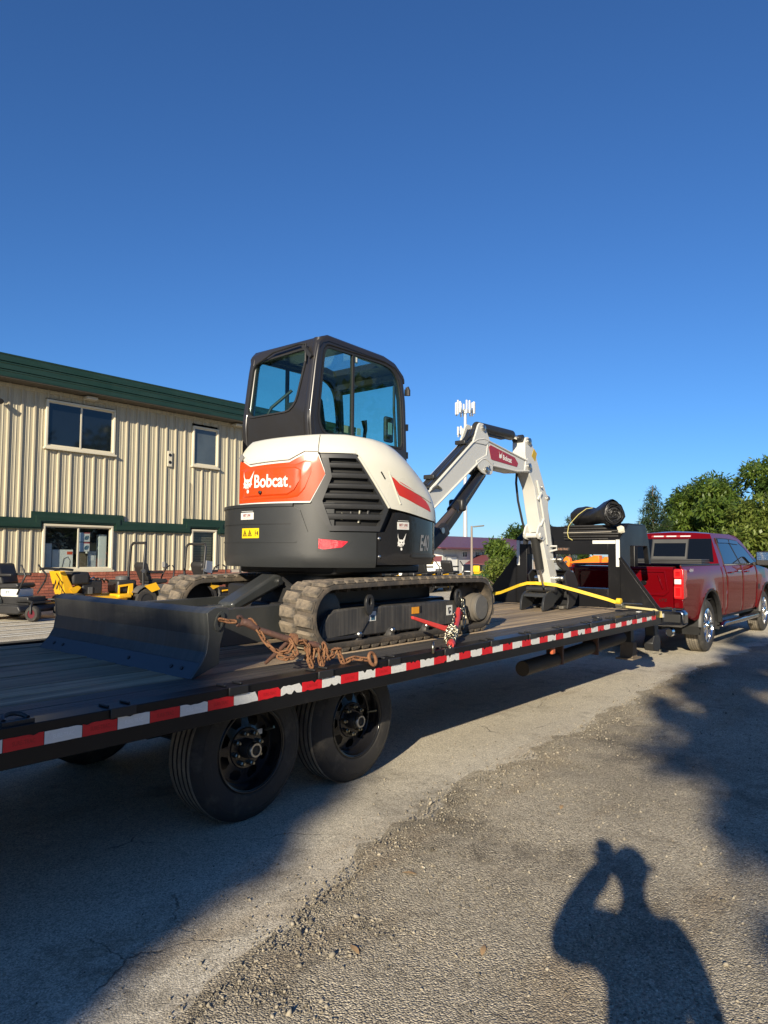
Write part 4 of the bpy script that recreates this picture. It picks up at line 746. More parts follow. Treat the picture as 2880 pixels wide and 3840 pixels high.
MB().tube([sh_(lerp(252.2, 283, (i/9)), interp(i/9, [0, .25, 1], [2.075, 1.99, 1.865+.02]), .014+.004) for i in range(10)], .006, 6).build('flash_ridge', white, HD, smooth=60)
MB().tube([sh_(252.2, 2.075, .018), sh_(254, 2.02, .018), sh_(257.6, 1.90, .018), sh_(259.4, 1.845, .018)], .006, 6).build('flash_ridge', white, HD, smooth=60)
MB().bar(sh_(247.9, 2.074, .017), sh_(250.2, 2.022, .017), .010, .003, (.3, 1, 0)).build('hood_slot', inkm, HD)
MB().lathe([(.03, .0), (.028, -.01)], sh_(173.5, 2.185, .028), (1, 0, 0), 4).build('hood_latch', M('grey latch', (.2,.19,.18), .5), HD)
MB().grid([[(x, y, z) for z in (1.80, zt(171)*.94, zt(171))] for x, y in ((2.113, 1.425), (2.25, 1.55), (2.75, 2.02), (3.3, 2.05))]).build('left_cover', satin, EX)
# decals on the dark body
band('reflector_recess', charcoal, AR(217, 233.5), lambda t: interp(t, [217, 219, 230, 233.5], [1.50, 1.492, 1.515, 1.565]), lambda t: interp(t, [217, 233.5], [1.592, 1.582]), .0085, .004, 2)
band('red_reflector', M('red reflector', (.55,.012,.03), .18, coat=.6, bump=.3, bs=400), AR(217.7, 231.5), lambda t: interp(t, [217.7, 218.7, 230, 231.5], [1.515, 1.506, 1.527, 1.562]), lambda t: interp(t, [217.7, 231.5], [1.584, 1.567]), .012, .005, 2)
band('warning_label', yellowm, AR(173.6, 186.1), 1.589, 1.661, .0085, .003, 2)
for t0 in (176.0, 179.8):
    f = onshell(t0, 1.625, .0092); MB().ring([(-.024, -.022), (.024, -.022), (0, .028)], [(-.015, -.016), (.015, -.016), (0, .016)], lambda u, v, w: f(u, v, w), 0, .0006).build('warning_triangle', inkm, EX)
    MB().prism([(-.004, -.014), (.008, -.010), (.002, .008), (-.003, .004)], lambda u, v, w: f(u, v, w), 0, .0006).build('warning_symbol', inkm, EX)
f = onshell(184.2, 1.625, .0092); MB().prism([(-.010, -.022), (-.004, -.022), (-.004, .022), (-.010, .022)], f, 0, .0006).prism([(.012, -.016), (.018, -.016), (.021, .0), (.018, .016), (.012, .016), (.009, 0)], f, 0, .0006).prism([(-.004, -.002), (.010, -.002), (.010, .003), (-.004, .003)], f, 0, .0006).build('warning_symbol', inkm, EX)
for t0, t1, z0, z1 in ((172.3, 182.3, 1.726, 1.777), (258.1, 266, 1.660, 1.715)):
    lb = band('dealer_label', pure_white, AR(t0, t1), z0, z1, .0085, .003, 2); f = onshell((t0+t1)/2, (z0+z1)/2+.006, .0092)
    put_text('label_print', 'BEST LINE', M('black red print', (.22,.02,.02), .5), lb, f, width=.085, height=.020, bold=.03); put_text('label_print', 'EQUIPMENT', M('red print', (.6,.08,.03), .5), lb, onshell((t0+t1)/2, z0+.012, .0092), width=.08, height=.007)
    band('label_glint', pure_white, AR(t0+.5, t1-.5), z1+.008, z1+.011, .0085, .003, 1)
emblem(onshell(260.7, 1.575, .0065), .092, txtw, charg, EX)
letters('E40', onshell(279.4, 1.565, .0065), .125, .125, M('grey lettering', (.22,.22,.22), .35), EX, shear=.25, bold=.02)
for t0, z in ((247.2, 1.59), (247.4, 1.46)): MB().lathe([(.012, 0), (.012, -.008), (.004, -.012)], sh_(t0, z, .006), (.37, .93, 0), 12).build('body_bolt', steel, EX)
# cab
def rounded(poly, r, k=3):
    out = []; n = len(poly)
    for i in range(n):
        p, a, b = Vector(poly[i]), Vector(poly[i-1]), Vector(poly[(i+1) % n]); la, lb_ = (a-p).length, (b-p).length
        d = min(r, la*.48, lb_*.48); p0 = p+(a-p)/la*d; p1 = p+(b-p)/lb_*d
        for j in range(k): t = j/(k-1); q = p0*(1-t)**2+p*(2*t*(1-t))+p1*t*t; out.append((q.x, q.y))
    return out
so = [(2.632, 2.25), (2.597, 2.559), (2.663, 3.042), (2.70, 3.215), (2.779, 3.253), (3.525, 3.238), (3.674, 3.208), (3.79, 3.122), (3.835, 2.877), (3.865, 2.283), (3.86, 1.92), (2.75, 1.92)]
si = [(2.71, 2.50), (2.69, 2.578), (2.735, 3.003), (2.75, 3.135), (2.79, 3.172), (3.53, 3.182), (3.66, 3.155), (3.745, 3.075), (3.788, 2.877), (3.812, 2.48), (3.79, 2.435), (2.76, 2.44)]
so, si = rounded(so, .06), rounded(si, .09)
MB().ring(so, si, XZ, 1.20, 1.255).build('cab_side', cabgrey, EX, bevel=.012); MB().ring(so, si, XZ, 1.975, 2.03).build('cab_side', cabgrey, EX, bevel=.012)
xr = lambda z: interp(z, [2.2, 2.559, 3.042, 3.215, 3.26], [2.636, 2.597, 2.663, 2.70, 2.74])
def rearfn(u, v, w): return (xr(v)+w+.004, u, v)
def dens(poly, k=3): return [(lerp(poly[i][0], poly[(i+1) % len(poly)][0], j/k), lerp(poly[i][1], poly[(i+1) % len(poly)][1], j/k)) for i in range(len(poly)) for j in range(k)]
ro = rounded([(1.203, 2.25), (2.027, 2.25), (2.027, 2.6), (2.027, 3.1), (1.95, 3.225), (1.28, 3.225), (1.203, 3.1), (1.203, 2.6)], .05); ri = rounded([(1.45, 2.625), (1.93, 2.625), (1.993, 2.67), (1.993, 3.09), (1.95, 3.13), (1.35, 3.155), (1.308, 3.12), (1.375, 2.70)], .07)
MB().ring(ro, ri, rearfn, 0, .05).build('cab_rear', cabgrey, EX, bevel=.008)
MB().tube([(xr(z)+.045, 1.248, z) for z in (2.26, 2.56, 2.8, 3.04, 3.16, 3.215)], .050, 16).build('corner_post', cabgrey, EX, smooth=50)
MB().tube([(xr(z)+.045, 1.985, z) for z in (2.26, 2.56, 2.8, 3.04, 3.16, 3.215)], .028, 12).build('corner_post', cabgrey, EX, smooth=50)
zr_ = lambda x: interp(x, [2.69, 2.73, 2.80, 3.525, 3.674, 3.79, 3.81], [3.19, 3.235, 3.262, 3.248, 3.218, 3.135, 3.10])
def roofpatch(xs_, ys_): return [[(x, y, zr_(x)-(.02 if y in (1.195, 2.035) else 0)) for y in ys_] for x in xs_], [[(x, y, zr_(x)-.055) for y in ys_] for x in xs_]
rf = MB(); ysf = [1.195, 1.215, 1.30, 1.93, 2.015, 2.035]
rf.slab(*roofpatch([2.69, 2.71, 2.73, 2.76, 2.80, 2.95, 3.12], ysf)); rf.slab(*roofpatch([3.12, 3.3, 3.525, 3.60], [1.195, 1.215, 1.30, 1.33])); rf.slab(*roofpatch([3.12, 3.3, 3.525, 3.60], [1.90, 1.93, 2.015, 2.035])); rf.slab(*roofpatch([3.60, 3.674, 3.74, 3.79, 3.81], ysf))
rf.build('cab_roof', cabgrey, EX, smooth=50)
cabglass = glass('cab glass', (.79,.93,.885), .05)
MB().box(3.12, 3.60, 1.33, 1.90, 3.215, 3.222).build('skylight', glass('skylight glass', (.88,.94,.95), .05), EX)
for y in (1.212, 2.012):
    MB().prism([(lerp(3.25, a, 1.012), lerp(2.8, b, 1.012)) for a, b in si], XZ, y, y+.006).build('side_glass', cabglass, EX)
    MB().ring(si, [(lerp(3.25, a, .965), lerp(2.8, b, .955)) for a, b in si], XZ, y-.010, y+.014).build('window_seal', matte, EX)
    MB().box(3.10, 3.122, y-.012, y+.02, 2.46, 3.165).build('slider_bar', matte, EX)
MB().box(3.135, 3.165, 1.206, 1.210, 3.10, 3.155).build('green_sticker', M('green sticker', (.02,.09,.05), .4), EX); MB().box(3.142, 3.158, 1.2035, 1.2055, 3.108, 3.15).build('sticker_print', pure_white, EX)
for a, c in ((3.02, M('cream sticker', (.45,.40,.30), .5)), (3.18, M('white sticker film', (.35,.42,.45), .5))): MB().box(a, a+.05, 1.2195, 1.2215, 2.49, 2.55).build('window_sticker', c, EX)
MB().prism([(lerp(1.65, a, 1.02), lerp(2.88, b, 1.02)) for a, b in ri], rearfn, .018, .024).build('rear_glass', cabglass, EX)
MB().ring(ri, [(lerp(1.65, a, .94), lerp(2.88, b, .95)) for a, b in ri], rearfn, -.006, .03).build('window_seal', matte, EX)
def fr_(u, v, w): return (interp(v, [1.9, 2.283, 2.877, 3.1, 3.2], [3.855, 3.86, 3.83, 3.79, 3.74])+w, u, v)
fo = dens([(1.21, 1.95), (2.02, 1.95), (2.02, 2.3), (2.02, 2.9), (2.02, 3.14), (1.21, 3.14), (1.21, 2.9), (1.21, 2.3)]); fi = dens([(1.27, 2.05), (1.96, 2.05), (1.965, 2.3), (1.965, 2.9), (1.95, 3.08), (1.28, 3.08), (1.265, 2.9), (1.265, 2.3)])
MB().ring(fo, fi, fr_, -.05, 0).build('cab_front', cabgrey, EX, bevel=.006); MB().prism([(lerp(1.615, a, 1.01), lerp(2.57, b, 1.01)) for a, b in fi], fr_, -.03, -.024).build('front_glass', cabglass, EX)
MB().box(2.72, 3.83, 1.26, 1.97, 1.92, 2.02).box(2.70, 2.95, 1.26, 1.97, 2.02, 2.50).build('cab_floor', matte, EX, bevel=.02)
ST = MB().prism([(2.98, 2.30), (3.42, 2.33), (3.44, 2.40), (3.02, 2.42)], XZ, 1.40, 1.84).build('seat', matte, EX, bevel=.04, seg=3); MB().prism([(2.96, 2.36), (3.06, 2.38), (2.98, 2.80), (2.90, 2.80)], XZ, 1.42, 1.82).build('seat_back', matte, ST, bevel=.03, seg=3)
for y in (1.33, 1.86):
    MB().box(3.05, 3.40, y-.05, y+.06, 2.36, 2.50).build('arm_console', matte, EX, bevel=.02); MB().tube([(3.40, y, 2.48), (3.42, y, 2.58), (3.40, y, 2.66)], [.015, .018, .026], 10).build('joystick', matte, EX, smooth=60)
MB().tube([(3.74, 1.262, 3.02), (3.75, 1.27, 2.8), (3.77, 1.27, 2.6), (3.78, 1.27, 2.46)], .012, 8).build('wire_loom', matte, EX)
MB().box(3.66, 3.78, 1.29, 1.33, 2.50, 2.74).build('display', matte, EX, bevel=.02); MB().box(3.69, 3.745, 1.286, 1.289, 2.57, 2.68).build('display_screen', M('display blue', (.25,.40,.48), .2), EX)
MB().tube([(2.78, 1.92, 2.66), (2.82, 1.90, 2.75), (2.92, 1.75, 2.90)], .014, 8).build('grab_rail', matte, EX)
MB().bar((2.655, 1.34, 3.16), (2.65, 1.24, 3.05), .03, .03).build('hose_clip', matte, EX); MB().tube([(2.66, 1.93, 3.10), (2.655, 1.7, 3.17), (2.655, 1.4, 3.185), (2.65, 1.31, 3.17), (2.64, 1.30, 3.02)], .009, 6).build('rear_cable', matte, EX, smooth=60)
MB().tube([(3.875, 1.215, 3.03), (3.885, 1.205, 3.0), (3.885, 1.205, 2.95)], .018, 8).build('door_hinge', matte, EX)
for z in (2.36, 2.62, 2.95): MB().box(3.862, 3.885, 1.205, 1.235, z, z+.06).build('front_latch', matte, EX)
# boom, arm, cylinders
YN, YF = 1.015, 1.175; YM = (YN+YF)/2
MB().box(3.45, 3.80, .96, 1.24, 1.42, 1.75).build('swing_post', satin, EX, bevel=.02)
boom = [(3.55, 1.74), (3.93, 2.050), (4.696, 2.604), (4.781, 2.648), (4.912, 2.674), (5.024, 2.660), (5.831, 2.545), (5.905, 2.512), (5.900, 2.405), (5.596, 2.375), (5.091, 2.388), (4.985, 2.428), (4.933, 2.442), (4.878, 2.432), (4.781, 2.374), (4.0, 1.87), (3.68, 1.62)]
BM = MB().prism(boom, XZ, YN, YF).build('boom', whitearm, EX, bevel=.006)
for y0, y1 in ((YN-.008, YN+.012), (YF-.012, YF+.008)):
    MB().prism([(4.70, 2.60), (4.80, 2.79), (4.83, 2.815), (4.89, 2.815), (4.93, 2.785), (5.03, 2.655), (4.95, 2.60)], XZ, y0, y1).build('boom_head', whitearm, BM, bevel=.004)
    MB().prism([(4.76, 2.42), (4.80, 2.36), (4.87, 2.310), (4.93, 2.296), (5.045, 2.303), (5.075, 2.32), (5.095, 2.44), (4.95, 2.5)], XZ, y0, y1).build('cylinder_bracket', whitearm, BM, bevel=.004)
    MB().prism([(5.78, 2.42), (5.83, 2.40), (5.92, 2.41), (5.945, 2.46), (5.93, 2.53), (5.85, 2.56), (5.80, 2.52)], XZ, y0, y1).build('boom_tip', whitearm, BM, bevel=.004)
for tt in (0, 1): MB().tube([(u, YN-.004, v) for u, v in (((3.95, 2.050), (4.69, 2.590), (4.78, 2.634), (4.912, 2.660), (5.02, 2.648), (5.83, 2.532)) if tt == 0 else ((4.0, 1.885), (4.775, 2.388), (4.87, 2.444), (4.94, 2.456), (5.09, 2.402), (5.60, 2.390), (5.89, 2.42)))], .009, 6).build('boom_weld', whitearm, BM)
MB().bar((5.0, YN-.002, 2.655), (4.955, YN-.002, 2.44), .016, .006, (0, 1, 0)).build('boom_seam', whitearm, BM)
for (x, z), r in (((4.885, 2.768), .030), ((4.94, 2.345), .030), ((4.98, 2.375), .014), ((5.87, 2.47), .036)): MB().lathe([(r, YN-.012), (r, YN-.028), (r*.5, YN-.034)], (x, 0, z), (0, 1, 0), 18).build('pivot_pin', steel, BM, smooth=40)
DK = MB().prism([(5.012, 2.590), (5.045, 2.612), (5.075, 2.608), (5.560, 2.538), (5.632, 2.480), (5.606, 2.440), (5.085, 2.462), (5.055, 2.470)], XZ, YN-.0035, YN-.0005).build('boom_decal', M('dark red vinyl', (.33,.02,.02), .3, var=.15, vs=6), BM)
fd = lambda u, v, w: (5.39+u, YN-.005-w, 2.505-.098*u+v); put_text('decal_lettering', 'Bobcat', txtw, DK, fd, width=.19, height=.055, bold=.04)
MB().add([(5.245+u*.075, YN-.005, 2.528+v*.075-.1*u*.075) for u, v in CAT], [tuple(range(len(CAT)))]).build('decal_emblem', txtw, DK)
for k in range(6): MB().tube([(3.80, YN+.008+.017*k, 1.995), (4.1, YN+.008+.017*k, 2.196+.006*(k % 3)), (4.60, YN+.008+.017*k, 2.562+.005*(k % 2)), (4.72, YN+.01+.018*k, 2.665), (4.80, YN+.02+.02*k, 2.75)], .0095 if k % 2 else .0075, 7).build('hydraulic_line', steel if k % 2 else matte, BM, smooth=50)
for x, z in ((4.58, 2.595), (4.05, 2.205)): MB().box(x-.025, x+.025, YN+.0, YF-.04, z-.03, z+.012).build('line_clamp', satin, BM, bevel=.008)
for k in range(9): MB().tube([(3.70+.04*(k % 7), YN+.02+.02*(k % 6), 2.02+.012*(k % 5)), (3.80+.04*(k % 7), YN-.03+.03*(k % 6), 2.08+.015*(k % 4)), (3.93+.035*(k % 7), YN+.02*(k % 6), 2.09+.01*(k % 3))], .013, 6).build('hose_bundle', matte if k % 3 else zinc, BM, smooth=50)
for k in range(6): MB().tube([(4.60+.03*k, YN+.03+.02*k, 2.60), (4.68+.02*k, YN+.02+.02*k, 2.66), (4.74+.02*k, YN+.05+.015*k, 2.68)], .014, 6).build('hose_bundle', zinc if k % 2 else matte, BM, smooth=50)
CB = MB().cyl((4.985, YM, 2.335), (4.46, YM, 1.895), .062, n=20).build('boom_cylinder', charg, EX, smooth=40)
MB().prism([(5.02, 2.30), (4.50, 1.835), (4.21, 1.60), (4.17, 1.655), (4.24, 1.72), (4.63, 2.06)], XZ, YM-.055, YM+.055).build('cylinder_guard', satin, CB, bevel=.01)
MB().cyl((4.58, YM, 1.985), (4.10, YM, 1.66), .036, n=14).build('cylinder_rod', M('dark rod', (.10,.08,.08), .35, .4), CB); MB().box(4.50, 4.58, YM-.09, YM+.08, 1.90, 2.02).build('cylinder_gland', satin, CB, bevel=.02)
MB().bar((4.28, YM, 1.73), (3.85, YM, 1.45), .16, .13).build('boom_foot', satin, EX, bevel=.02); MB().cyl((4.17, YM-.09, 1.70), (4.17, YM-.07, 1.70), .028, n=12).build('pivot_pin', steel, EX)
CS = MB().cyl((4.90, YM, 2.790), (5.62, YM, 2.800), .056, n=20).build('stick_cylinder', satin, EX, smooth=40); MB().cyl((5.60, YM, 2.80), (5.80, YM, 2.790), .026, n=14).build('cylinder_rod', chrome, CS); MB().box(4.98, 5.45, YM-.02, YM+.03, 2.73, 2.76).build('cylinder_pipe', satin, CS)
MB().cyl((5.79, YM-.06, 2.785), (5.79, YM+.06, 2.785), .04, n=14).build('rod_eye', satin, CS)
arm = [(5.800, 2.745), (5.830, 2.795), (5.875, 2.808), (5.925, 2.79), (6.022, 2.68), (6.159, 2.46), (6.328, 2.190), (6.375, 2.178), (6.400, 2.150), (6.370, 2.09), (6.365, 2.02), (6.450, 1.64), (6.520, 1.36), (6.585, 1.238), (6.575, 1.13), (6.52, 1.11), (6.435, 1.13), (6.30, 1.45), (6.167, 1.773), (6.096, 1.988), (6.020, 2.247), (5.93, 2.36), (5.855, 2.43), (5.80, 2.60)]
AM = MB().prism(arm, XZ, YN, YF).build('arm', whitearm, EX, bevel=.006)
for (x, z), r in (((5.885, 2.755), .038), ((6.345, 2.14), .024), ((6.17, 2.26), .012)): MB().lathe([(r, YN-.002), (r, YN-.022), (r*.5, YN-.030)], (x, 0, z), (0, 1, 0), 18).build('pivot_pin', steel, AM, smooth=40)
MB().prism([(5.955, 2.60), (6.035, 2.545), (6.085, 2.64), (6.01, 2.69)], XZ, YN-.003, YN-.0005).build('yellow_label', M('ochre label', (.50,.34,.02), .5, var=.2, vs=40), AM)
MB().tube([(6.06, YN-.012, 2.33), (6.10, YN-.015, 2.22), (6.20, YN-.015, 1.95), (6.31, YN-.012, 1.60)], .011, 6).build('arm_pipe', whitearm, AM, smooth=50)
for x, z, dx in ((6.13, 2.16, .045), (6.19, 1.86, .045)): MB().bar((x-dx, YN-.012, z-.05), (x+dx, YN-.012, z+.04), .030, .024, (0, 1, 0)).build('pipe_clamp', whitearm, AM, bevel=.008)
MB().tube([(5.88, YF-.01, 2.40), (5.93, YF+.025, 2.30), (5.99, YF+.035, 2.1), (6.09, YF+.03, 1.85), (6.15, YF+.01, 1.72)], .014, 7).build('hydraulic_hose', matte, AM, smooth=50); MB().box(6.16, 6.21, YF+.02, YF+.06, 1.60, 1.72).build('hose_end', satin, AM)
MB().prism([(6.40, 2.00), (6.43, 2.03), (6.56, 1.60), (6.58, 1.42), (6.50, 1.42)], XZ, YM-.05, YM+.05).build('bucket_cylinder', satin, AM, bevel=.012)
MB().tube([(6.40, YN-.01, 1.58), (6.46, YN-.055, 1.58), (6.48, YN-.05, 1.54), (6.40, YN-.008, 1.52)], .012, 6).build('lift_ring', whitearm, AM)
for y0 in (YN-.012, YF-.008):
    MB().prism([(6.10, 1.80), (6.06, 1.72), (6.10, 1.66), (6.22, 1.64), (6.30, 1.70), (6.22, 1.88)], XZ, y0, y0+.02).build('thumb_bracket', whitearm, AM, bevel=.005)
MB().cyl((6.13, YN-.03, 1.70), (6.13, YF+.03, 1.70), .03, n=14).build('thumb_pin', whitearm, AM)
TCc = MB().cyl((6.15, YM-.005, 1.73), (6.285, YM-.005, 1.315), .050, n=18).build('thumb_cylinder', M('dull black cylinder', (.022,.022,.021), .55), EX, smooth=40); MB().cyl((6.28, YM-.005, 1.33), (6.40, YM-.005, 1.06), .017, n=12).build('cylinder_rod', chrome, TCc)
tp = [(6.165, .838), (6.172, .93), (6.215, 1.005), (6.29, 1.045), (6.38, 1.058), (6.46, 1.085), (6.56, 1.16), (6.66, 1.16), (6.70, 1.09), (6.66, 1.01), (6.60, .97), (6.585, .985), (6.57, .955), (6.55, .97), (6.535, .935), (6.51, .95), (6.49, .915), (6.47, .925), (6.44, .885), (6.40, .87), (6.30, .85), (6.24, .836)]
for y0 in (.985, 1.265): MB().prism(tp, XZ, y0, y0+.026).build('thumb_plate', charcoal, EX, bevel=.003)
MB().prism([(6.235, .985), (6.25, 1.025), (6.32, 1.035), (6.33, .99)], XZ, .995, 1.28).build('thumb_crossbar', charcoal, EX, bevel=.008); MB().cyl((6.42, .95, 1.07), (6.42, 1.32, 1.07), .034, n=14).build('thumb_pivot', satin, EX)
for y0 in (.90, 1.37):
    MB().prism([(6.56, 1.24), (6.66, 1.30), (6.83, 1.255), (6.93, 1.13), (6.92, .99), (6.83, .885), (6.70, .838), (6.62, .84), (6.66, .93), (6.64, 1.05)], XZ, y0, y0+.022).build('bucket_side', satin, EX, bevel=.003)
bk = [(6.66, 1.30), (6.83, 1.255), (6.93, 1.13), (6.92, .99), (6.83, .885), (6.70, .838)]
MB().slab([[(x, y, z) for y in (.922, 1.37)] for x, z in bk], [[(x-.02, y, z-.01) for y in (.922, 1.37)] for x, z in bk]).build('bucket_shell', satin, EX)
for k in range(4): MB().box(6.57+.0*k, 6.71, .93+k*.12, .99+k*.12, .836, .872).build('bucket_tooth', M('worn tooth', (.14,.13,.11), .5, .4), EX, bevel=.006)
for y0 in (.955, 1.21): MB().prism([(6.46, 1.42), (6.50, 1.47), (6.56, 1.46), (6.84, 1.30), (6.86, 1.24), (6.80, 1.22), (6.50, 1.36)], XZ, y0, y0+.022).build('bucket_link', M('greasy link', (.05,.045,.04), .4, .3), EX, bevel=.004)
for x, z in ((6.52, 1.42), (6.80, 1.26), (6.55, 1.20)): MB().lathe([(.034, .93), (.030, .915), (.012, .908)], (x, 0, z), (0, 1, 0), 16).build('pivot_pin', steel, EX, smooth=40); MB().cyl((x, .93, z), (x, 1.28, z), .028, n=12).build('cross_pin', steel, EX)
# ------------------------------------------------------------------ chains, binders, strap
def link_mesh(L_, r, mat, nm):
    pts = []; h = L_/2-.011
    for k in range(5): a = -math.pi/2+math.pi*k/4; pts.append((h+.011*math.cos(a), .011*math.sin(a), 0))
    for k in range(5): a = math.pi/2+math.pi*k/4; pts.append((-h+.011*math.cos(a), .011*math.sin(a), 0))
    me = MB().tube(pts, r, 5, True).mesh(nm); me.shade_smooth(); me.materials.append(mat); return me
def resample(P, step):
    P = [Vector(p) for p in P]; out = [P[0]]; acc = 0
    for a, b in zip(P, P[1:]):
        l = (b-a).length; t = step-acc
        while t <= l: out.append(a.lerp(b, t/l)); t += step
        acc = (acc+l) % step
    return out
def chain(path, me, parent, pitch=.043, jit=.003, rs=1):
    rd = random.Random(rs); P = resample(path, pitch)
    for i, (a, b) in enumerate(zip(P, P[1:])):
        d = (b-a).normalized(); q = d.to_track_quat('X', 'Z'); o = link('chain_link', me, None, parent)
        m_ = q.to_matrix().to_4x4()@Matrix.Rotation(R(45 if i % 2 else -45)+rd.uniform(-.25, .25), 4, 'X'); m_.translation = (a+b)/2+Vector((rd.uniform(-jit, jit), rd.uniform(-jit, jit), 0)); o.matrix_basis = m_
lr = link_mesh(.062, .0066, rust, 'chain_link'); lz = link_mesh(.044, .0055, zinc, 'chain_link')
CH = thing('tie_down_chain', 'rusty brown chain from the dozer blade corner heaped at the trailer edge', 'chain', (1.5, .16, DZ))
chain([(1.095, .352, 1.125), (1.15, .33, 1.108), (1.20, .31, 1.112)], lr, CH, rs=2)
chain([(1.25, .285, 1.115), (1.29, .268, 1.065), (1.317, .24, .995), (1.348, .2, .952), (1.40, .165, .925), (1.43, .15, .96), (1.445, .15, 1.01)], lr, CH, rs=3)
chain([(1.44, .17, 1.0), (1.455, .13, .93), (1.40, .12, .90), (1.34, .17, .92)], lr, CH, rs=8)
chain([(1.49, .15, .985), (1.552, .135, .985), (1.556, .13, .86), (1.565, .125, .842), (1.585, .13, .90), (1.60, .135, .965), (1.625, .125, .93), (1.640, .12, .85), (1.655, .12, .843), (1.66, .125, .92), (1.668, .13, .96), (1.685, .115, .90), (1.705, .11, .865), (1.735, .11, .90), (1.76, .11, .94), (1.772, .095, .88), (1.78, .09, .845), (1.815, .085, .848), (1.85, .07, .868), (1.90, .035, .858), (1.95, .005, .850)], lr, CH, rs=4)
chain([(1.56, .16, .975), (1.575, .165, .88), (1.61, .16, .90), (1.625, .155, .96)], lr, CH, rs=5); chain([(1.69, .13, .90), (1.72, .13, .885), (1.75, .12, .90)], lr, CH, rs=6)
MB().tube([(1.955+.03*math.cos(t), .0+.012*math.sin(t), .855+.036*math.sin(t)) for t in np.linspace(0, 2*math.pi, 13)[:-1]], .011, 8, True).build('chain_hook', rust, CH, smooth=60)
BD = MB().tube([(1.215, .305, 1.105), (1.24, .29, 1.10), (1.29, .27, 1.065)], [.020, .024, .018], 10).tube([(1.30, .262, 1.06), (1.42, .207, 1.012), (1.62, .125, .955)], [.016, .019, .017], 10).build('chain_binder', ruststeel, None, smooth=50); tag(BD, 'brown rusty ratchet chain binder hung between blade chain and chain heap', 'chain binder')
MB().lathe([(.040, -.016), (.042, 0), (.040, .016)], (1.475, .182, .992), (.93, -.36, -.15), 18).build('ratchet_wheel', rust, BD, smooth=40)
MB().tube([(1.452, .20, .985), (1.452, .29, .915), (1.455, .385, .848)], [.012, .014, .010], 8).build('handle', ruststeel, BD, smooth=50)
MB().tube([(1.20+.024*math.cos(t), .315, 1.112+.024*math.sin(t)) for t in np.linspace(-2.2, 2.2, 9)], .010, 7).build('hook', ruststeel, BD, smooth=50)
C2 = thing('grey_chain', 'bright zinc chain tied from the track frame eye to the trailer rail', 'chain', (3.1, .2, DZ))
chain([(3.645, .472, 1.125), (3.635, .44, 1.06), (3.58, .41, 1.03), (3.50, .38, 1.05)], lz, C2, rs=1); chain([(3.66, .47, 1.11), (3.67, .46, 1.03), (3.66, .44, .95), (3.60, .42, .87)], lz, C2, rs=2)
chain([(3.33, .33, 1.03), (3.26, .29, 1.0), (3.20, .255, .965), (3.13, .215, .945)], lz, C2, rs=3)
hel = []
for k in range(40):
    t = k/39; c = Vector((3.10, .195, .925)).lerp(Vector((2.915, .09, .865)), t); a = t*5.2*2*math.pi; rr = .034+.005*math.sin(7*t); hel.append(c+Vector((.35, .0, .94)).normalized()*rr*math.sin(a)+Vector((-.5, .86, .1)).normalized()*rr*math.cos(a))
chain(hel, lz, C2, rs=5, pitch=.031, jit=.005); chain([h+Vector((.012, -.006, .008)) for h in hel[6:34]], lz, C2, rs=6, pitch=.031, jit=.007); chain([(2.86, .05, .85), (2.82, .025, .842), (2.78, .0, .836)], lz, C2, rs=7)
RBn = MB().tube([(3.45, .365, 1.045), (3.40, .34, 1.01), (3.33, .30, .972), (3.20, .235, .925), (3.12, .20, .915)], [.018, .022, .026, .026, .020], 10).tube([(2.93, .085, .858), (2.89, .06, .848), (2.86, .045, .845)], [.024, .032, .022], 10).build('chain_binder', redm, None, smooth=50); tag(RBn, 'red lever chain binder with its handle along the track frame', 'chain binder')
MB().prism([(2.745, 1.040), (2.75, 1.018), (3.05, .915), (3.16, .905), (3.17, .945), (3.05, .955)], lambda u, v, w: (u, lerp(.30, .215, (u-2.745)/.4)+w, v), -.012, .012).build('lever', redm, RBn, bevel=.004)
MB().tube([(3.45+.028*math.cos(t), .362, 1.035+.03*math.sin(t)-.03) for t in np.linspace(-1.9, 2.0, 9)], .011, 7).build('hook', redm, RBn, smooth=50); MB().tube([(2.865+.026*math.cos(t), .045, .842+.012*math.sin(t)) for t in np.linspace(0, 6.28, 11)[:-1]], .012, 7, True).build('hook', redm, RBn, smooth=50)
tag(MB().tube([(2.575+.030*math.cos(t), -.004+.02*math.cos(t), .862+.032*math.sin(t)) for t in np.linspace(0, 6.28, 15)[:-1]], .010, 8, True).build('shackle', zinc, None, smooth=60), 'pale round shackle standing on the rail left of the red binder', 'shackle')
straps = M('yellow webbing', (.72,.47,.02), .6, var=.12, vs=30, bump=.2, bs=300, dirt=((.35,.25,.1), .12, 12))
def ribbon(path, w, up=(0,0,1), th=.004):
    P = [Vector(p) for p in path]; o_, i_ = [], []
    for i, p in enumerate(P):
        t = (P[min(i+1, len(P)-1)]-P[max(i-1, 0)]).normalized(); n = t.cross(Vector(up)).normalized(); u = n.cross(t); o_.append([p-u*w/2+n*th/2, p+u*w/2+n*th/2]); i_.append([p-u*w/2-n*th/2, p+u*w/2-n*th/2])
    return MB().slab(o_, i_)
SP = ribbon([(7.05, 2.60, .80), (6.98, 2.50, .855), (6.86, 2.20, .925), (6.66, 1.82, .995), (6.46, 1.45, 1.105), (6.43, 1.33, 1.135), (6.405, 1.20, 1.140), (6.40, 1.05, 1.135), (6.43, .95, 1.125), (6.56, .72, 1.055), (6.72, .44, .965), (6.78, .36, .93)], .038, (.25, 0, 1)).build('tie_down_strap', straps, None); tag(SP, 'bright yellow ratchet strap over the grapple thumb to the deck edge', 'strap')
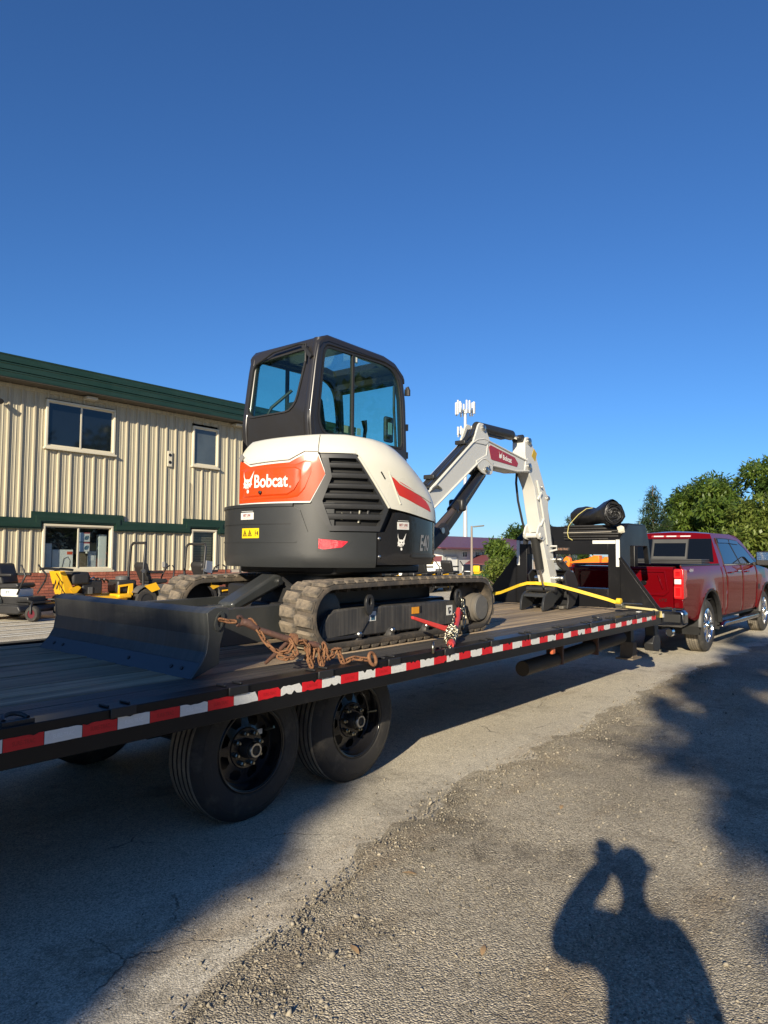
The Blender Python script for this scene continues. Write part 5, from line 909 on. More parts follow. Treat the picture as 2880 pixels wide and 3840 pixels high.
rt = MB().box(6.73, 6.86, .29, .36, .872, .905).cyl((6.76, .285, .905), (6.76, .365, .905), .034, n=14).build('ratchet', zinc, SP, bevel=.004); MB().cyl((6.745, .30, .95), (6.745, .35, .95), .036, n=14).build('strap_coil', straps, rt)
MB().bar((6.82, .325, .925), (7.10, .20, .905), .05, .012).build('ratchet_handle', steel, SP, bevel=.004); MB().box(6.77, 6.84, .10, .14, .836, .843).build('strap_tag', pure_white, SP)
ribbon([(6.86, .31, .885), (7.02, .17, .862), (7.12, .03, .845), (7.14, -.012, .83), (7.14, -.018, .76)], .04, (.3, .8, .5)).build('strap_tail', M('pale webbing', (.62,.52,.22), .6), SP)
# rolled mat and stack on the riser
tarp = M('black tarp', (.014,.014,.015), .38, var=.3, vs=6, bump=.5, bs=22); mat_ = M('black rubber mat', (.020,.019,.018), .6, var=.3, bump=.3, bs=30)
a0, a1 = Vector((7.78, 1.30, 1.995)), Vector((7.34, .60, 2.0)); ax = (a1-a0).normalized(); e1 = ax.cross(Vector((0,0,1))).normalized(); e2 = e1.cross(ax)
rows = []; NS, NR = 18, 30
for i in range(NS):
    t = i/(NS-1); r0 = interp(t, [0, .04, .12, .3, .55, .75, .9, .97, 1], [.07, .115, .135, .125, .100, .120, .148, .158, .155]); c = a0.lerp(a1, t)+Vector((0, 0, interp(t, [0, .3, .55, .8, 1], [-.02, .0, -.02, .0, -.005])))
    row = []
    for j in range(NR):
        a = 2*math.pi*j/NR; r = r0*(1+.05*math.sin(3*a+4*t)+.035*math.sin(7*a-9*t)+.02*math.sin(13*a+21*t))+(.02 if t > .7 else .0)*max(0, math.sin(a*1+.2))**4*(t-.5)*1.6; row.append(c+e1*r*math.cos(a)+e2*r*math.sin(a))
    rows.append(row)
RM = MB().grid(rows, closed=True); RM.add(rows[0], [tuple(range(NR))[::-1]]); TRP = RM.build('rolled_tarp', tarp, None, smooth=50); tag(TRP, 'fat roll of black tarp lying across the mat stack on the riser', 'tarp')
sp = []
for k in range(110):
    a = k*.30; r = .020+.125*(k/109)*(1+.06*math.sin(2.7*a)+.05*math.sin(5.1*a)); sp.append(a1+ax*(.0-.018*(1-k/109)+.006*math.sin(k*1.7))+e1*r*math.cos(a)+e2*r*math.sin(a))
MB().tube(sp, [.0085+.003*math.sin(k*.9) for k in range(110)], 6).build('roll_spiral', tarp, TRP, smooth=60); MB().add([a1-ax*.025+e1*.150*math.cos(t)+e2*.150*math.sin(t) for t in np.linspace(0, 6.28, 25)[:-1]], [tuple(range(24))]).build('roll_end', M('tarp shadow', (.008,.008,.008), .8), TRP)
for k in range(7): MB().tube([a1+ax*.004+(e1*math.cos(t+k)+e2*math.sin(t+k))*(.05+.013*k) for t in np.linspace(0, 1.3, 6)], .007, 5).build('roll_fold', M('grey tarp edge', (.05,.05,.05), .3) if k % 2 else tarp, TRP)
MS = thing('mat_stack', 'flat stack of folded black mats on the riser beam under the roll', 'mat stack', (7.55, .95, 1.67))
for k in range(6):
    y0, y1, z = .575+random.uniform(-.012, .012)+(.10 if k > 3 else 0), 1.305+random.uniform(-.015, .012), 1.668+k*.033
    MB().prism([(7.405, z+.004), (7.398, z+.016), (7.405, z+.030), (7.70, z+.030), (7.70, z+.004)], XZ, y0, y1).build('mat', mat_, MS, bevel=.006)
MB().tube([(7.395, .66, 1.772), (7.392, .95, 1.769), (7.392, 1.30, 1.766)], .004, 6).build('tie_cord', M('pale cord', (.45,.42,.36), .7), MS)
tag(MB().tube([(7.46, .93, 2.085), (7.43, 1.00, 2.075), (7.405, 1.10, 2.00), (7.385, 1.19, 1.90), (7.380, 1.225, 1.85), (7.378, 1.24, 1.76), (7.375, 1.225, 1.70), (7.376, 1.17, 1.668)], [.009]*8, 6, flat=.6).build('tie_rope', M('pale yellow rope', (.70,.62,.22), .6), None, smooth=60), 'pale yellow rope strapping the black roll down to the riser', 'rope')
rg = bmesh.new(); bmesh.ops.create_icosphere(rg, subdivisions=2, radius=.045)
for v in rg.verts: v.co = Vector((v.co.x*.9, v.co.y, v.co.z*1.15))*(1+.25*math.sin(v.co.x*90+v.co.y*70)*math.sin(v.co.z*80)); v.co += Vector((7.44, .555, 1.80))
me = bpy.data.meshes.new('rag'); rg.to_mesh(me); rg.free(); tag(link('rag', me, M('off white rag', (.6,.57,.46), .9, bump=.5, bs=60), None, 60), 'crumpled off white rag tucked between the mat roll and riser post', 'rag')

# ------------------------------------------------------------------ pickup truck
paint = M('dark red metallic paint', (.115,.0018,.004), .55, 0., var=.05, spec=.0, coat=.8, rv=.05); PT = thing('pickup_truck', 'dark red four door pickup truck hitched to the trailer', 'pickup truck', (11.8, 1.34, 0))
trim = M('truck black trim', (.02,.02,.02), .5, var=.15); pglass = M('dark tinted truck glass', (.004,.005,.006), .03, var=.1, spec=.4); dchrome = M('smoked chrome', (.30,.30,.31), .15, 1.); chr2 = M('wheel chrome', (.85,.84,.82), .10, 1., var=.04)
def yo(z): return interp(z, [.40, .50, .62, .80, .98, 1.08, 1.17, 1.20, 1.27, 1.335], [.375, .345, .322, .308, .302, .300, .304, .312, .328, .365])
def panel(name, poly, mat, parent, side=1, dy=None, th=.02, zs=np.arange(.45, 1.34, .06), bev=.006, off=0.):
    bm = bmesh.new(); f = bm.faces.new([bm.verts.new((x, 0, z)) for x, z in poly])
    for z in zs: bmesh.ops.bisect_plane(bm, geom=bm.verts[:]+bm.edges[:]+bm.faces[:], plane_co=(0, 0, z), plane_no=(0, 0, 1), dist=1e-5)
    for x in np.arange(9.2, 15.4, .11): bmesh.ops.bisect_plane(bm, geom=bm.verts[:]+bm.edges[:]+bm.faces[:], plane_co=(x, 0, 0), plane_no=(1, 0, 0), dist=1e-5)
    for v in bm.verts:
        y = yo(v.co.z)-off+(dy(v.co.x, v.co.z) if dy else 0); v.co.y = y if side > 0 else 2.68-y
    bmesh.ops.recalc_face_normals(bm, faces=bm.faces[:]); f0 = bm.faces[:][0]
    if (f0.normal.y > 0) == (side > 0): bmesh.ops.reverse_faces(bm, faces=bm.faces[:])
    me = bpy.data.meshes.new(name); bm.to_mesh(me); bm.free(); o = link(name, me, mat, parent, smooth=28); s_ = o.modifiers.new('solid', 'SOLIDIFY'); s_.thickness = th; s_.offset = -1
    if bev: b = o.modifiers.new('bevel', 'BEVEL'); b.width = bev; b.segments = 2; b.limit_method = 'ANGLE'; b.angle_limit = R(50)
    return o
def arc(cx, cz, r, a0, a1, n=14): return [(cx+r*math.cos(R(lerp(a0, a1, k/n))), cz+r*math.sin(R(lerp(a0, a1, k/n)))) for k in range(n+1)]
WR, WF, ZW = 10.42, 14.45, .40
flare = lambda cx: (lambda x, z: -.035*max(0, 1-abs(math.hypot(x-cx, z-ZW)-.55)/.20)**1.5)
for sd in (1, -1):
    bed = [(9.13, .74), (9.22, .62), (9.72, .52)]+arc(WR, ZW, .565, 165, 8)+[(11.10, .50), (11.225, .50), (11.225, 1.335), (9.16, 1.335)]
    panel('bed_side', bed, paint, PT, sd, flare(WR))
    panel('rear_corner', [(11.235, .50), (11.445, .50), (11.50, .62), (11.515, .92), (11.485, 1.30), (11.235, 1.30)], paint, PT, sd)
    d1 = panel('door', [(11.455, .50), (12.60, .50), (12.60, 1.31), (11.50, 1.31), (11.525, .95), (11.51, .62)], paint, PT, sd); d2 = panel('door', [(12.61, .50), (13.66, .50), (13.70, .9), (13.70, 1.31), (12.61, 1.31)], paint, PT, sd)
    panel('front_fender', [(13.71, .52), (13.80, .48)]+arc(WF, ZW, .565, 168, 12)+[(15.2, .55), (15.25, 1.12), (14.6, 1.24), (13.71, 1.31)], paint, PT, sd, flare(WF))
    ys = (lambda y: y) if sd > 0 else (lambda y: 2.68-y)
    panel('bed_rail', [(9.17, 1.322), (11.22, 1.322), (11.22, 1.352), (9.17, 1.352)], trim, PT, sd, lambda x, z: -.002, bev=0)
    for cx in (WR, WF): MB().ring(arc(cx, ZW, .585, 190, -10, 20), arc(cx, ZW, .535, 190, -10, 20), lambda u, v, w: (u, ys(.262+w-.0*u), v), 0, .10).build('wheel_flare', trim, PT, bevel=.012) if False else None
    for cx in (WR, WF):
        fl = MB(); A0 = arc(cx, ZW, .59, 178, 2, 20); A1 = arc(cx, ZW, .535, 178, 2, 20); fl.slab([[(u, ys(.292), v) for u, v in A0], [(u*.5+p*.5, ys(.258), v*.5+q*.5) for (u, v), (p, q) in zip(A0, A1)], [(u, ys(.272), v) for u, v in A1]], [[(u, ys(.33), v) for u, v in A0], [(u*.5+p*.5, ys(.33), v*.5+q*.5) for (u, v), (p, q) in zip(A0, A1)], [(u, ys(.33), v) for u, v in A1]]); fl.build('wheel_flare', trim, PT, smooth=40)
        MB().grid([[(u, ys(y), v) for u, v in arc(cx, ZW, .57, 190, -10, 16)] for y in (.31, .75)]).build('wheel_well', inkm, PT)
    MB().bar((9.95, ys(.43), .33), (9.86, ys(.43), .62), .24, .02, (1, 0, 0)).build('mud_flap', trim, PT)
    rb = MB().prism([(10.95, .36), (11.05, .335), (13.45, .335), (13.58, .38), (13.5, .415), (11.1, .415)], XZ, *sorted((ys(.235), ys(.36)))).build('running_board', dchrome, PT, bevel=.02, seg=3); MB().box(11.35, 12.2, *sorted((ys(.225), ys(.30))), .414, .420).box(12.65, 13.3, *sorted((ys(.225), ys(.30))), .414, .420).build('step_pad', trim, rb)
    for x, dd in ((11.78, d1), (12.90, d2)): MB().box(x-.10, x+.10, *sorted((ys(yo(1.19)-.035), ys(yo(1.19)-.015))), 1.185, 1.212).build('door_handle', paint if x > 12 else paint, dd, bevel=.008)
    MB().box(12.18, 12.42, *sorted((ys(.275), ys(.292))), 1.205, 1.232).build('door_handle', chrome, d1, bevel=.008)
    for k in range(3): MB().box(13.76+.0*k, 13.92, *sorted((ys(.285), ys(.297))), .93-.035*k, .945-.035*k).build('fender_vent', inkm, PT)
    TL = MB().prism([(9.055, .86), (9.24, .88), (9.235, 1.0), (9.19, 1.04), (9.19, 1.10), (9.25, 1.14), (9.24, 1.285), (9.06, 1.29)], XZ, *sorted((ys(.288), ys(.445)))).build('tail_light', M('red lamp lens', (.45,.01,.012), .12, coat=1., bump=.2, bs=40), PT, bevel=.015, seg=3)
    MB().box(9.075, 9.165, *sorted((ys(.305), ys(.452))), .738, .862).build('rear_corner', paint, PT, bevel=.01)
    MB().box(9.045, 9.056, *sorted((ys(.32), ys(.43))), 1.075, 1.145).build('reverse_lamp', pure_white, TL, bevel=.004)
    for z0, z1 in ((.89, 1.04), (1.165, 1.27)): MB().ring([(.315, z0), (.435, z0), (.435, z1), (.315, z1)], [(.335, z0+.02), (.415, z0+.02), (.415, z1-.02), (.335, z1-.02)], lambda u, v, w: (w, ys(u), v), 9.043, 9.056).build('lamp_ring', M('bright red lens', (.75,.03,.03), .15, coat=.5), TL)
    hw = lambda z: interp(z, [1.28, 1.36, 1.60, 1.80, 1.90], [.985, .965, .86, .775, .70])
    gw = lambda u, v, w: (u, 1.34-sd*(hw(v)+w), v)
    for nm, poly in (('rear_side_window', [(11.545, 1.345), (12.60, 1.345), (12.36, 1.765), (11.66, 1.765)]), ('front_side_window', [(12.66, 1.345), (13.88, 1.345), (13.40, 1.62), (13.02, 1.745), (12.42, 1.765)])):
        MB().prism(poly, gw, .004, .007).build(nm, pglass, d1 if nm[0] == 'r' else d2)
        c = (sum(p[0] for p in poly)/len(poly), sum(p[1] for p in poly)/len(poly)); MB().ring([(lerp(c[0], a, 1.045), lerp(c[1], b, 1.09)) for a, b in poly], poly, gw, -.002, .011).build('window_trim', trim, d1 if nm[0] == 'r' else d2)
        MB().prism([(poly[-1][0]+.02, 1.765), (poly[-2][0], poly[-2][1]), (poly[-2][0], poly[-2][1]-.06), (poly[-1][0]-.03, 1.70)], gw, .010, .026).build('rain_visor', M('smoked visor', (.015,.015,.018), .1), PT)
    MB().box(11.5, 13.95, *sorted((ys(.345), ys(.362))), 1.318, 1.334).build('belt_moulding', chrome, PT)
    MR = MB().prism([(.02, 1.31), (.06, 1.295), (.27, 1.295), (.30, 1.33), (.30, 1.54), (.27, 1.565), (.05, 1.565), (.02, 1.54)], lambda u, v, w: (w, ys(u), v), 13.62, 13.76).build('mirror', trim, PT, bevel=.02); MB().box(13.612, 13.621, *sorted((ys(.045), ys(.275))), 1.40, 1.545).build('mirror_glass', chrome, MR); MB().box(13.68, 13.74, *sorted((ys(.28), ys(.40))), 1.30, 1.36).build('mirror_arm', trim, MR)
for b in (9.35,): pass
gh = [(11.235, 1.30), (11.27, 1.42), (11.40, 1.79), (11.46, 1.845), (11.6, 1.865), (12.95, 1.870), (13.15, 1.845), (13.35, 1.77), (14.18, 1.33), (14.2, 1.28)]
hwf = lambda z: interp(z, [1.28, 1.36, 1.60, 1.80, 1.845, 1.875], [.985, .965, .86, .775, .74, .66])
cb = MB(); n = len(gh)
cb.grid([[(u, 1.34+s_*hwf(v), v+(.035 if abs(s_) < .99 and v > 1.8 else 0)*(1-s_*s_)) for s_ in (-1, -.96, -.6, 0, .6, .96, 1)] for u, v in gh])
for s_ in (-1, 1): cb.add([(u, 1.34+s_*hwf(v), v) for u, v in gh], [tuple(range(n))])
cb.build('cab', paint, PT, smooth=35)
rwf = lambda u, v, w: (interp(v, [1.30, 1.42, 1.79, 1.85], [11.235, 11.27, 11.40, 11.46])+w, u, v)
RW = MB().prism([(.475, 1.375), (2.205, 1.375), (2.13, 1.765), (.55, 1.765)], rwf, -.006, -.002).build('rear_window', pglass, PT)
for (a, b, c, d_) in ((.98, 1.0, 1.375, 1.765), (1.70, 1.72, 1.375, 1.765)): MB().prism([(a, c), (b, c), (b, d_), (a, d_)], rwf, -.010, -.0065).build('window_bar', trim, RW)
MB().ring([(1.0, 1.39), (1.70, 1.39), (1.70, 1.755), (1.0, 1.755)], [(1.03, 1.46), (1.67, 1.46), (1.67, 1.69), (1.03, 1.69)], rwf, -.011, -.0066).build('slider_frame', M('grey slider', (.06,.06,.055), .5), RW)
BLt = MB().prism([(.95, 1.795), (1.75, 1.795), (1.75, 1.825), (.95, 1.825)], rwf, -.012, .01).build('brake_light', M('brake lens', (.4,.05,.05), .2), PT)
for a in (.96, 1.24, 1.50): MB().prism([(a, 1.80), (a+.20, 1.80), (a+.20, 1.82), (a, 1.82)], rwf, -.015, -.0125).build('lamp_segment', pure_white, BLt)
TG = MB().slab([[(x, y, z) for y in (.455, .60, .95, 1.34, 1.73, 2.08, 2.225)] for z, x in ((.735, 9.075), (.80, 9.06), (1.0, 9.055), (1.22, 9.055), (1.285, 9.05), (1.315, 9.07), (1.32, 9.16))], [[(9.20, y, z) for y in (.455, .60, .95, 1.34, 1.73, 2.08, 2.225)] for z in (.735, .80, 1.0, 1.22, 1.285, 1.31, 1.315)]).build('tailgate', paint, PT, smooth=30)
MB().ring([(.52, .96), (.60, .90), (.75, .90), (2.08, .90), (2.16, .96), (2.16, 1.25), (2.08, 1.262), (.58, 1.262)], [(.56, .985), (.625, .94), (.75, .94), (2.04, .94), (2.11, .985), (2.11, 1.225), (2.06, 1.235), (.60, 1.235)], lambda u, v, w: (w, u, v), 9.035, 9.06).build('tailgate_ridge', paint, TG, bevel=.010)
MB().bar((9.047, .70, 1.20), (9.047, .62, 1.0), .02, .03, (1, 0, 0)).build('tailgate_crease', paint, TG, bevel=.008)
MB().prism([(1.24, 1.085), (1.36, 1.085), (1.36, 1.115), (1.46, 1.115), (1.44, 1.055), (1.36, 1.055), (1.36, 1.02), (1.24, 1.02), (1.24, 1.055), (1.16, 1.055), (1.14, 1.085), (1.16, 1.115), (1.24, 1.115)], lambda u, v, w: (w, u-.25, v), 9.032, 9.044).build('tailgate_emblem', M('black emblem', (.01,.01,.01), .2), TG, bevel=.003)
put_text('tailgate_lettering', 'LTZ', M('dark chrome letter', (.03,.01,.01), .3), TG, lambda u, v, w: (9.0515, .62-u, .845+v), width=.13, height=.035, bold=.03)
put_text('bed_lettering', '4X4', M('silver letter', (.55,.53,.50), .3), PT, lambda u, v, w: (9.49+u, .302, 1.265+v), width=.20, height=.05, bold=.03, shear=.2)
BP = MB().prism([(.245, .52), (.30, .485), (2.38, .485), (2.435, .52), (2.435, .68), (2.39, .725), (.29, .725), (.245, .68)], lambda u, v, w: (w, u, v), 8.93, 9.12).build('rear_bumper', dchrome, PT, bevel=.03, seg=3)
MB().prism([(.30, .55), (.66, .55), (.62, .66), (.30, .66)], lambda u, v, w: (w, u, v), 8.922, 8.932).build('corner_step', trim, BP, bevel=.003); MB().box(8.925, 8.99, .9, 1.78, .6, .70).build('plate_recess', trim, BP)
MB().box(8.94, 9.12, .30, 2.38, .725, .737).build('bumper_tread', trim, BP)
MB().lathe([(.058, 0), (.060, .10)], (9.02, .52, .395), (1, 0, 0), 24, cap=False).lathe([(.052, .0), (.058, 0)], (9.02, .52, .395), (1, 0, 0), 24, cap=False).build('exhaust_tip', chrome, PT, smooth=50); MB().lathe([(.052, .01), (.01, .05)], (9.02, .52, .395), (1, 0, 0), 20).build('exhaust_bore', inkm, PT)
MB().box(9.2, 11.2, .40, 2.28, .78, .80).box(9.2, 9.26, .45, 2.23, .78, 1.28).box(11.16, 11.2, .40, 2.28, .8, 1.31).build('bed_liner', trim, PT)
MB().box(9.3, 15.1, .75, .87, .40, .60).box(9.3, 15.1, 1.81, 1.93, .40, .60).box(11.3, 15.0, .42, 2.26, .44, .72).build('chassis', inkm, PT)
MB().box(10.35, 10.50, .5, 2.2, .33, .47).box(14.35, 14.55, .5, 2.2, .33, .47).build('axle', inkm, PT)
MB().prism([(13.75, 1.30), (14.2, 1.29), (15.15, 1.19), (15.28, 1.05), (15.28, .55), (15.0, .55), (13.75, .60)], XZ, .42, 2.26).build('hood', paint, PT, bevel=.05, seg=3); MB().box(11.3, 13.8, .40, 2.28, .60, 1.31).build('cab_core', inkm, PT)
TC = MB()
for k in range(3): TC.box(10.62+.0*k, 11.12-.02*k, .50, 2.18, 1.345+k*.026, 1.368+k*.026)
TC.build('folded_bed_cover', M('black vinyl cover', (.045,.045,.045), .45, var=.2), PT, bevel=.006)
def truck_wheel():
    prof = [(.262, .02), (.275, .0), (.34, -.006), (.375, .012), (.393, .030)]
    for k in range(5): prof += [(.400, .048+k*.037), (.392, .051+k*.037), (.392, .056+k*.037), (.400, .059+k*.037)]
    prof += [(.393, .238), (.37, .258), (.27, .272)]
    w = MB().lathe(prof, (0,0,0), (0,1,0), 60, cap=False).build('wheel', M('truck tyre rubber', (.035,.033,.030), .8, var=.2, bump=.2, dirt=((.12,.11,.09), .3, 6)), None, smooth=35)
    MB().lathe([(.4015, .075), (.4015, .234)], (0,0,0), (0,1,0), 60, cap=False).build('tread', treadm, w)
    gv = MB()
    for k in range(4):
        gv.lathe([(.4022, .082+k*.037), (.4022, .088+k*.037)], (0,0,0), (0,1,0), 60, cap=False)
    for k in range(64):
        a = 2*math.pi*k/64; c, s_ = math.cos(a), math.sin(a); r = .4023
        for y0, y1 in ((.05, .082), (.126, .160), (.20, .235)): gv.add([(r*math.cos(a+q), y, r*math.sin(a+q)) for q, y in ((0, y0), (.008, y0), (.03, y1), (.022, y1))], [(0,1,2,3)])
    gv.build('tread_grooves', inkm, w)['kind'] = 'stuff'
    rim = MB().lathe([(.264, .02), (.262, .006), (.250, .002), (.244, .02), (.236, .07)], (0,0,0), (0,1,0), 48, cap=False)
    for k in range(8):
        a = 2*math.pi*k/8; P = lambda r, t, y: (r*math.cos(a)-t*math.sin(a), y, r*math.sin(a)+t*math.cos(a))
        for s_ in (-1, 1): rim.grid([[P(.246, .018*s_, .022), P(.246, .052*s_, .020), P(.246, .060*s_, .06)], [P(.16, .012*s_, .008), P(.16, .030*s_, .006), P(.16, .036*s_, .06)], [P(.07, .004*s_, .018), P(.07, .020*s_, .016), P(.07, .024*s_, .06)]])
        rim.grid([[P(.246, -.018, .022), P(.246, 0, .035), P(.246, .018, .022)], [P(.16, -.012, .008), P(.16, 0, .022), P(.16, .012, .008)], [P(.07, -.004, .018), P(.07, 0, .022), P(.07, .004, .018)]])
    rim.lathe([(.078, .02), (.072, .0), (.05, -.012), (.01, -.014)], (0,0,0), (0,1,0), 28); rim.build('rim', chr2, w, smooth=40)
    MB().lathe([(.24, .10), (.01, .11)], (0,0,0), (0,1,0), 32).build('brake_disc', M('brake dark', (.03,.03,.03), .5), w); MB().lathe([(.036, -.012), (.034, -.022), (.01, -.024)], (0,0,0), (0,1,0), 20).build('hub_cap', trim, w)
    lug = MB().cyl((0, -.004, 0), (0, .02, 0), .010, n=6).mesh('lug_nut'); lug.materials.append(chr2)
    for k in range(8): link('lug_nut', lug, None, w).location = (.060*math.cos(k*.785+.4), 0, .060*math.sin(k*.785+.4))
    return w
tw = truck_wheel(); setp(tw, PT); tw.location = (WR, .325, ZW); tw.rotation_euler = (0, 0, 0)
for x, y, rz in ((WF, .325, 0), (WR, 2.355, math.pi), (WF, 2.355, math.pi)): q = copy_tree(tw, PT); q.location = (x, y, ZW); q.rotation_euler = (0, .3, rz)
for o in list(PT.children_recursive):      # narrow the far half to the width the truck shows
    if o.type == 'MESH' and not (o.name.startswith('wheel') and len(o.children) or (o.parent and o.parent.name.startswith('wheel') and o.parent.type == 'MESH' and len(o.parent.children) > 3)):
        for v in o.data.vertices: v.co.y = .30+(v.co.y-.30)*(.83 if v.co.y > .30 else 1)
    elif o.parent == PT and o.location.y > 1: o.location.y = 1.99
OR_ = thing('orange_machine', 'bright orange machine boom parked beyond the truck bed behind the riser', 'machine', (16, 4.8, 0))
om = M('bright orange paint', (.85,.20,.015), .35, var=.06)
def q_(y, z): return (5.182+1.67*(y-2.0), 1.342+1.67*(z-1.4))
oy_ = lambda u, v, w: (w, *q_(u, v))
MB().prism([(2.06, 1.345), (2.03, 1.42), (1.985, 1.455), (1.94, 1.43), (1.93, 1.365), (1.94, 1.315), (1.985, 1.24), (2.03, 1.28)], oy_, 15.85, 16.0).build('round_bracket', om, OR_, bevel=.012); a_ = q_(1.985, 1.37); MB().cyl((15.80, a_[0], a_[1]), (15.85, a_[0], a_[1]), .035, n=14).build('pin', steel, OR_)
MB().prism([(1.95, 1.345), (1.95, 1.37), (1.66, 1.425), (1.56, 1.472), (1.48, 1.472), (1.47, 1.345)], oy_, 15.9, 16.1).build('tapered_arm', om, OR_, bevel=.01); MB().prism([(1.45, 1.345), (1.44, 1.41), (1.39, 1.45), (1.34, 1.45), (1.33, 1.345)], oy_, 15.9, 16.1).prism([(1.28, 1.40), (1.28, 1.46), (1.02, 1.46), (1.02, 1.40)], oy_, 15.95, 16.1).build('arm_end', om, OR_, bevel=.01)
MB().box(15.7, 16.6, 3.4, 5.0, .5, 1.15).build('machine_body', om, OR_, bevel=.05); MB().box(15.4, 16.9, 3.3, 3.7, 0, .5).build('track', rubber, OR_, bevel=.15); MB().box(15.4, 16.9, 4.6, 5.0, 0, .5).build('track', rubber, OR_, bevel=.15)

# ------------------------------------------------------------------ mowers in the yard
seatm = M('mower seat vinyl', (.022,.022,.023), .5, var=.15); yel = M('mower yellow', (.78,.42,.012), .35, var=.05, coat=.2); greyp = M('mower grey plastic', (.10,.10,.10), .45, var=.12)
def mower(col, label, loc, rz, rops=True, group=None, white_hood=False, sign=False):
    t = thing('ride_on_mower', label, 'mower', (0,0,0), group)
    def wheel(x, y, r, w, nm='wheel'):
        o = MB().lathe([(r*.55, -w/2), (r*.9, -w/2), (r, -w*.3), (r, w*.3), (r*.9, w/2), (r*.55, w/2)], (x, y, r), (0, 1, 0), 24, cap=False).build(nm, rubber, t, smooth=40); MB().lathe([(r*.56, -w*.42), (r*.2, -w*.3), (.02, -w*.34)], (x, y, r), (0, 1, 0), 18).lathe([(r*.56, w*.42), (r*.2, w*.3), (.02, w*.34)], (x, y, r), (0, 1, 0), 18).build('rim', satin if col is yel else M('maroon rim', (.10,.01,.02), .4), o)
    for s_ in (-1, 1):
        wheel(0, .50*s_, .29, .24); wheel(1.26, .42*s_, .165, .13, 'caster_wheel')
        MB().tube([(.75, .30*s_, .40), (1.05, .34*s_, .42), (1.24, .42*s_, .40), (1.26, .50*s_, .34), (1.26, .50*s_, .17)], .026, 8).build('caster_arm', col if col is yel else satin, t, smooth=50)
        MB().slab([[(.36*math.cos(a)+.02, y*s_, .29+.36*math.sin(a)) for y in (.30, .64)] for a in np.linspace(.1, 2.6, 9)], [[(.34*math.cos(a)+.02, y*s_, .29+.34*math.sin(a)) for y in (.30, .64)] for a in np.linspace(.1, 2.6, 9)]).build('fender', greyp if col is yel else M('grey green plastic', (.13,.14,.12), .5, var=.2, bump=.2), t, smooth=40)
        MB().tube([(.78, .28*s_, .62), (.86, .30*s_, .85), (.93, .22*s_, 1.06), (.95, .08*s_, 1.12)] if rops else [(.74, .30*s_, .55), (.90, .34*s_, .82), (.95, .32*s_, .95), (.78, .25*s_, 1.18)], .020, 8).build('control_lever', satin, t, smooth=50)
        MB().prism([(-.1, .64), (.20, .72), (.32, .55), (.10, .48)], XZ, *sorted((.655*s_, .645*s_))).build('side_badge', col, t)
    MB().prism([(.30, .16), (1.05, .16), (1.12, .22), (1.05, .34), (.36, .36)], XZ, -.62, .62).build('mower_deck', satin, t, bevel=.03); MB().box(-.30, 1.0, -.27, .27, .30, .50).build('chassis', satin, t, bevel=.02)
    MB().box(-.62, -.12, -.30, .30, .46, .78).build('engine', satin, t, bevel=.05); MB().lathe([(.17, .78), (.17, .86), (.08, .88)], (-.36, 0, 0), (0, 0, 1), 20).build('engine_screen', greyp, t); MB().ring([(-.62, .40), (-.24, .40), (-.24, .70), (-.62, .66)], [(-.58, .46), (-.38, .46), (-.36, .64), (-.58, .61)], XZ, -.36, -.32).build('engine_guard', col, t, bevel=.01)
    S_ = MB().prism([(.22, .66), (.70, .68), (.74, .74), (.68, .79), (.28, .77), (.2, .72)], XZ, -.27, .27).build('seat', seatm, t, bevel=.04, seg=3); MB().prism([(.20, .72), (.32, .76), (.18, 1.20), (.08, 1.22), (.02, 1.12)], XZ, -.25, .25).build('seat_back', seatm, S_, bevel=.05, seg=3)
    for s_ in (-1, 1): MB().box(.15, .58, .28*s_-.035, .28*s_+.035, .93, .99).build('armrest', seatm, S_, bevel=.02)
    MB().box(.25, .70, -.24, .24, .48, .66).build('seat_base', pure_white if white_hood else greyp, t, bevel=.02)
    if white_hood: put_text('side_lettering', 'ZT', M('blue print', (.03,.10,.16), .5), t, lambda u, v, w: (.44+u, -.242, .59+v), width=.11, height=.05, bold=.02)
    MB().box(.72, 1.12, -.26, .26, .36, .39).build('foot_plate', satin, t)
    if rops: MB().tube([(.0, -.40, .45), (-.02, -.40, .95), (.03, -.40, 1.62), (.06, -.33, 1.70), (.06, .33, 1.70), (.03, .40, 1.62), (-.02, .40, .95), (.0, .40, .45)], .034, 8).build('roll_bar', satin, t, smooth=50); MB().cyl((-.03, -.44, 1.0), (-.03, -.36, 1.0), .05, n=10).build('roll_bar_knob', steel, t)
    if sign: MB().prism([(.02, .95), (.34, .90), (.36, 1.22), (.05, 1.26)], XZ, -.32, -.31).build('paper_sign', pure_white, t)
    t.location = loc; t.rotation_euler = (0, 0, rz); return t
mower(satin, 'black ride on mower with black seat and white side panel at the left edge', (5.5, 13.7, 0), R(-65), False, None, True)
mower(yel, 'yellow ride on mower with tall black roll bar in front of the brick base', (8.72, 13.5, 0), R(-6), True, 'yellow ride on mowers')
mower(yel, 'yellow ride on mower carrying a white paper sign behind the far track', (10.55, 13.6, 0), R(4), True, 'yellow ride on mowers', sign=True)
for x, y, lb in ((12.3, 13.4, 'yellow ride on mower seen below the left end of the counterweight'), (18.5, 13.5, 'yellow ride on mower seen under the right end of the counterweight'), (20.6, 13.4, 'yellow ride on mower beyond the track beside the swing post'), (22.4, 13.4, 'yellow ride on mower farthest right in front of the garage door building')): mower(yel, lb, (x, y, 0), R(random.uniform(-8, 8)), x < 15, 'yellow ride on mowers')
SO = thing('stand_on_mower', 'yellow walk behind mower with slanted yellow handle panel and black engine', 'mower', (7.0, 13.4, 0))
MB().prism([(6.56, 1.02), (6.70, 1.03), (6.95, .56), (6.92, .46), (6.72, .46)], XZ, 13.15, 13.65).build('handle_panel', yel, SO, bevel=.02)
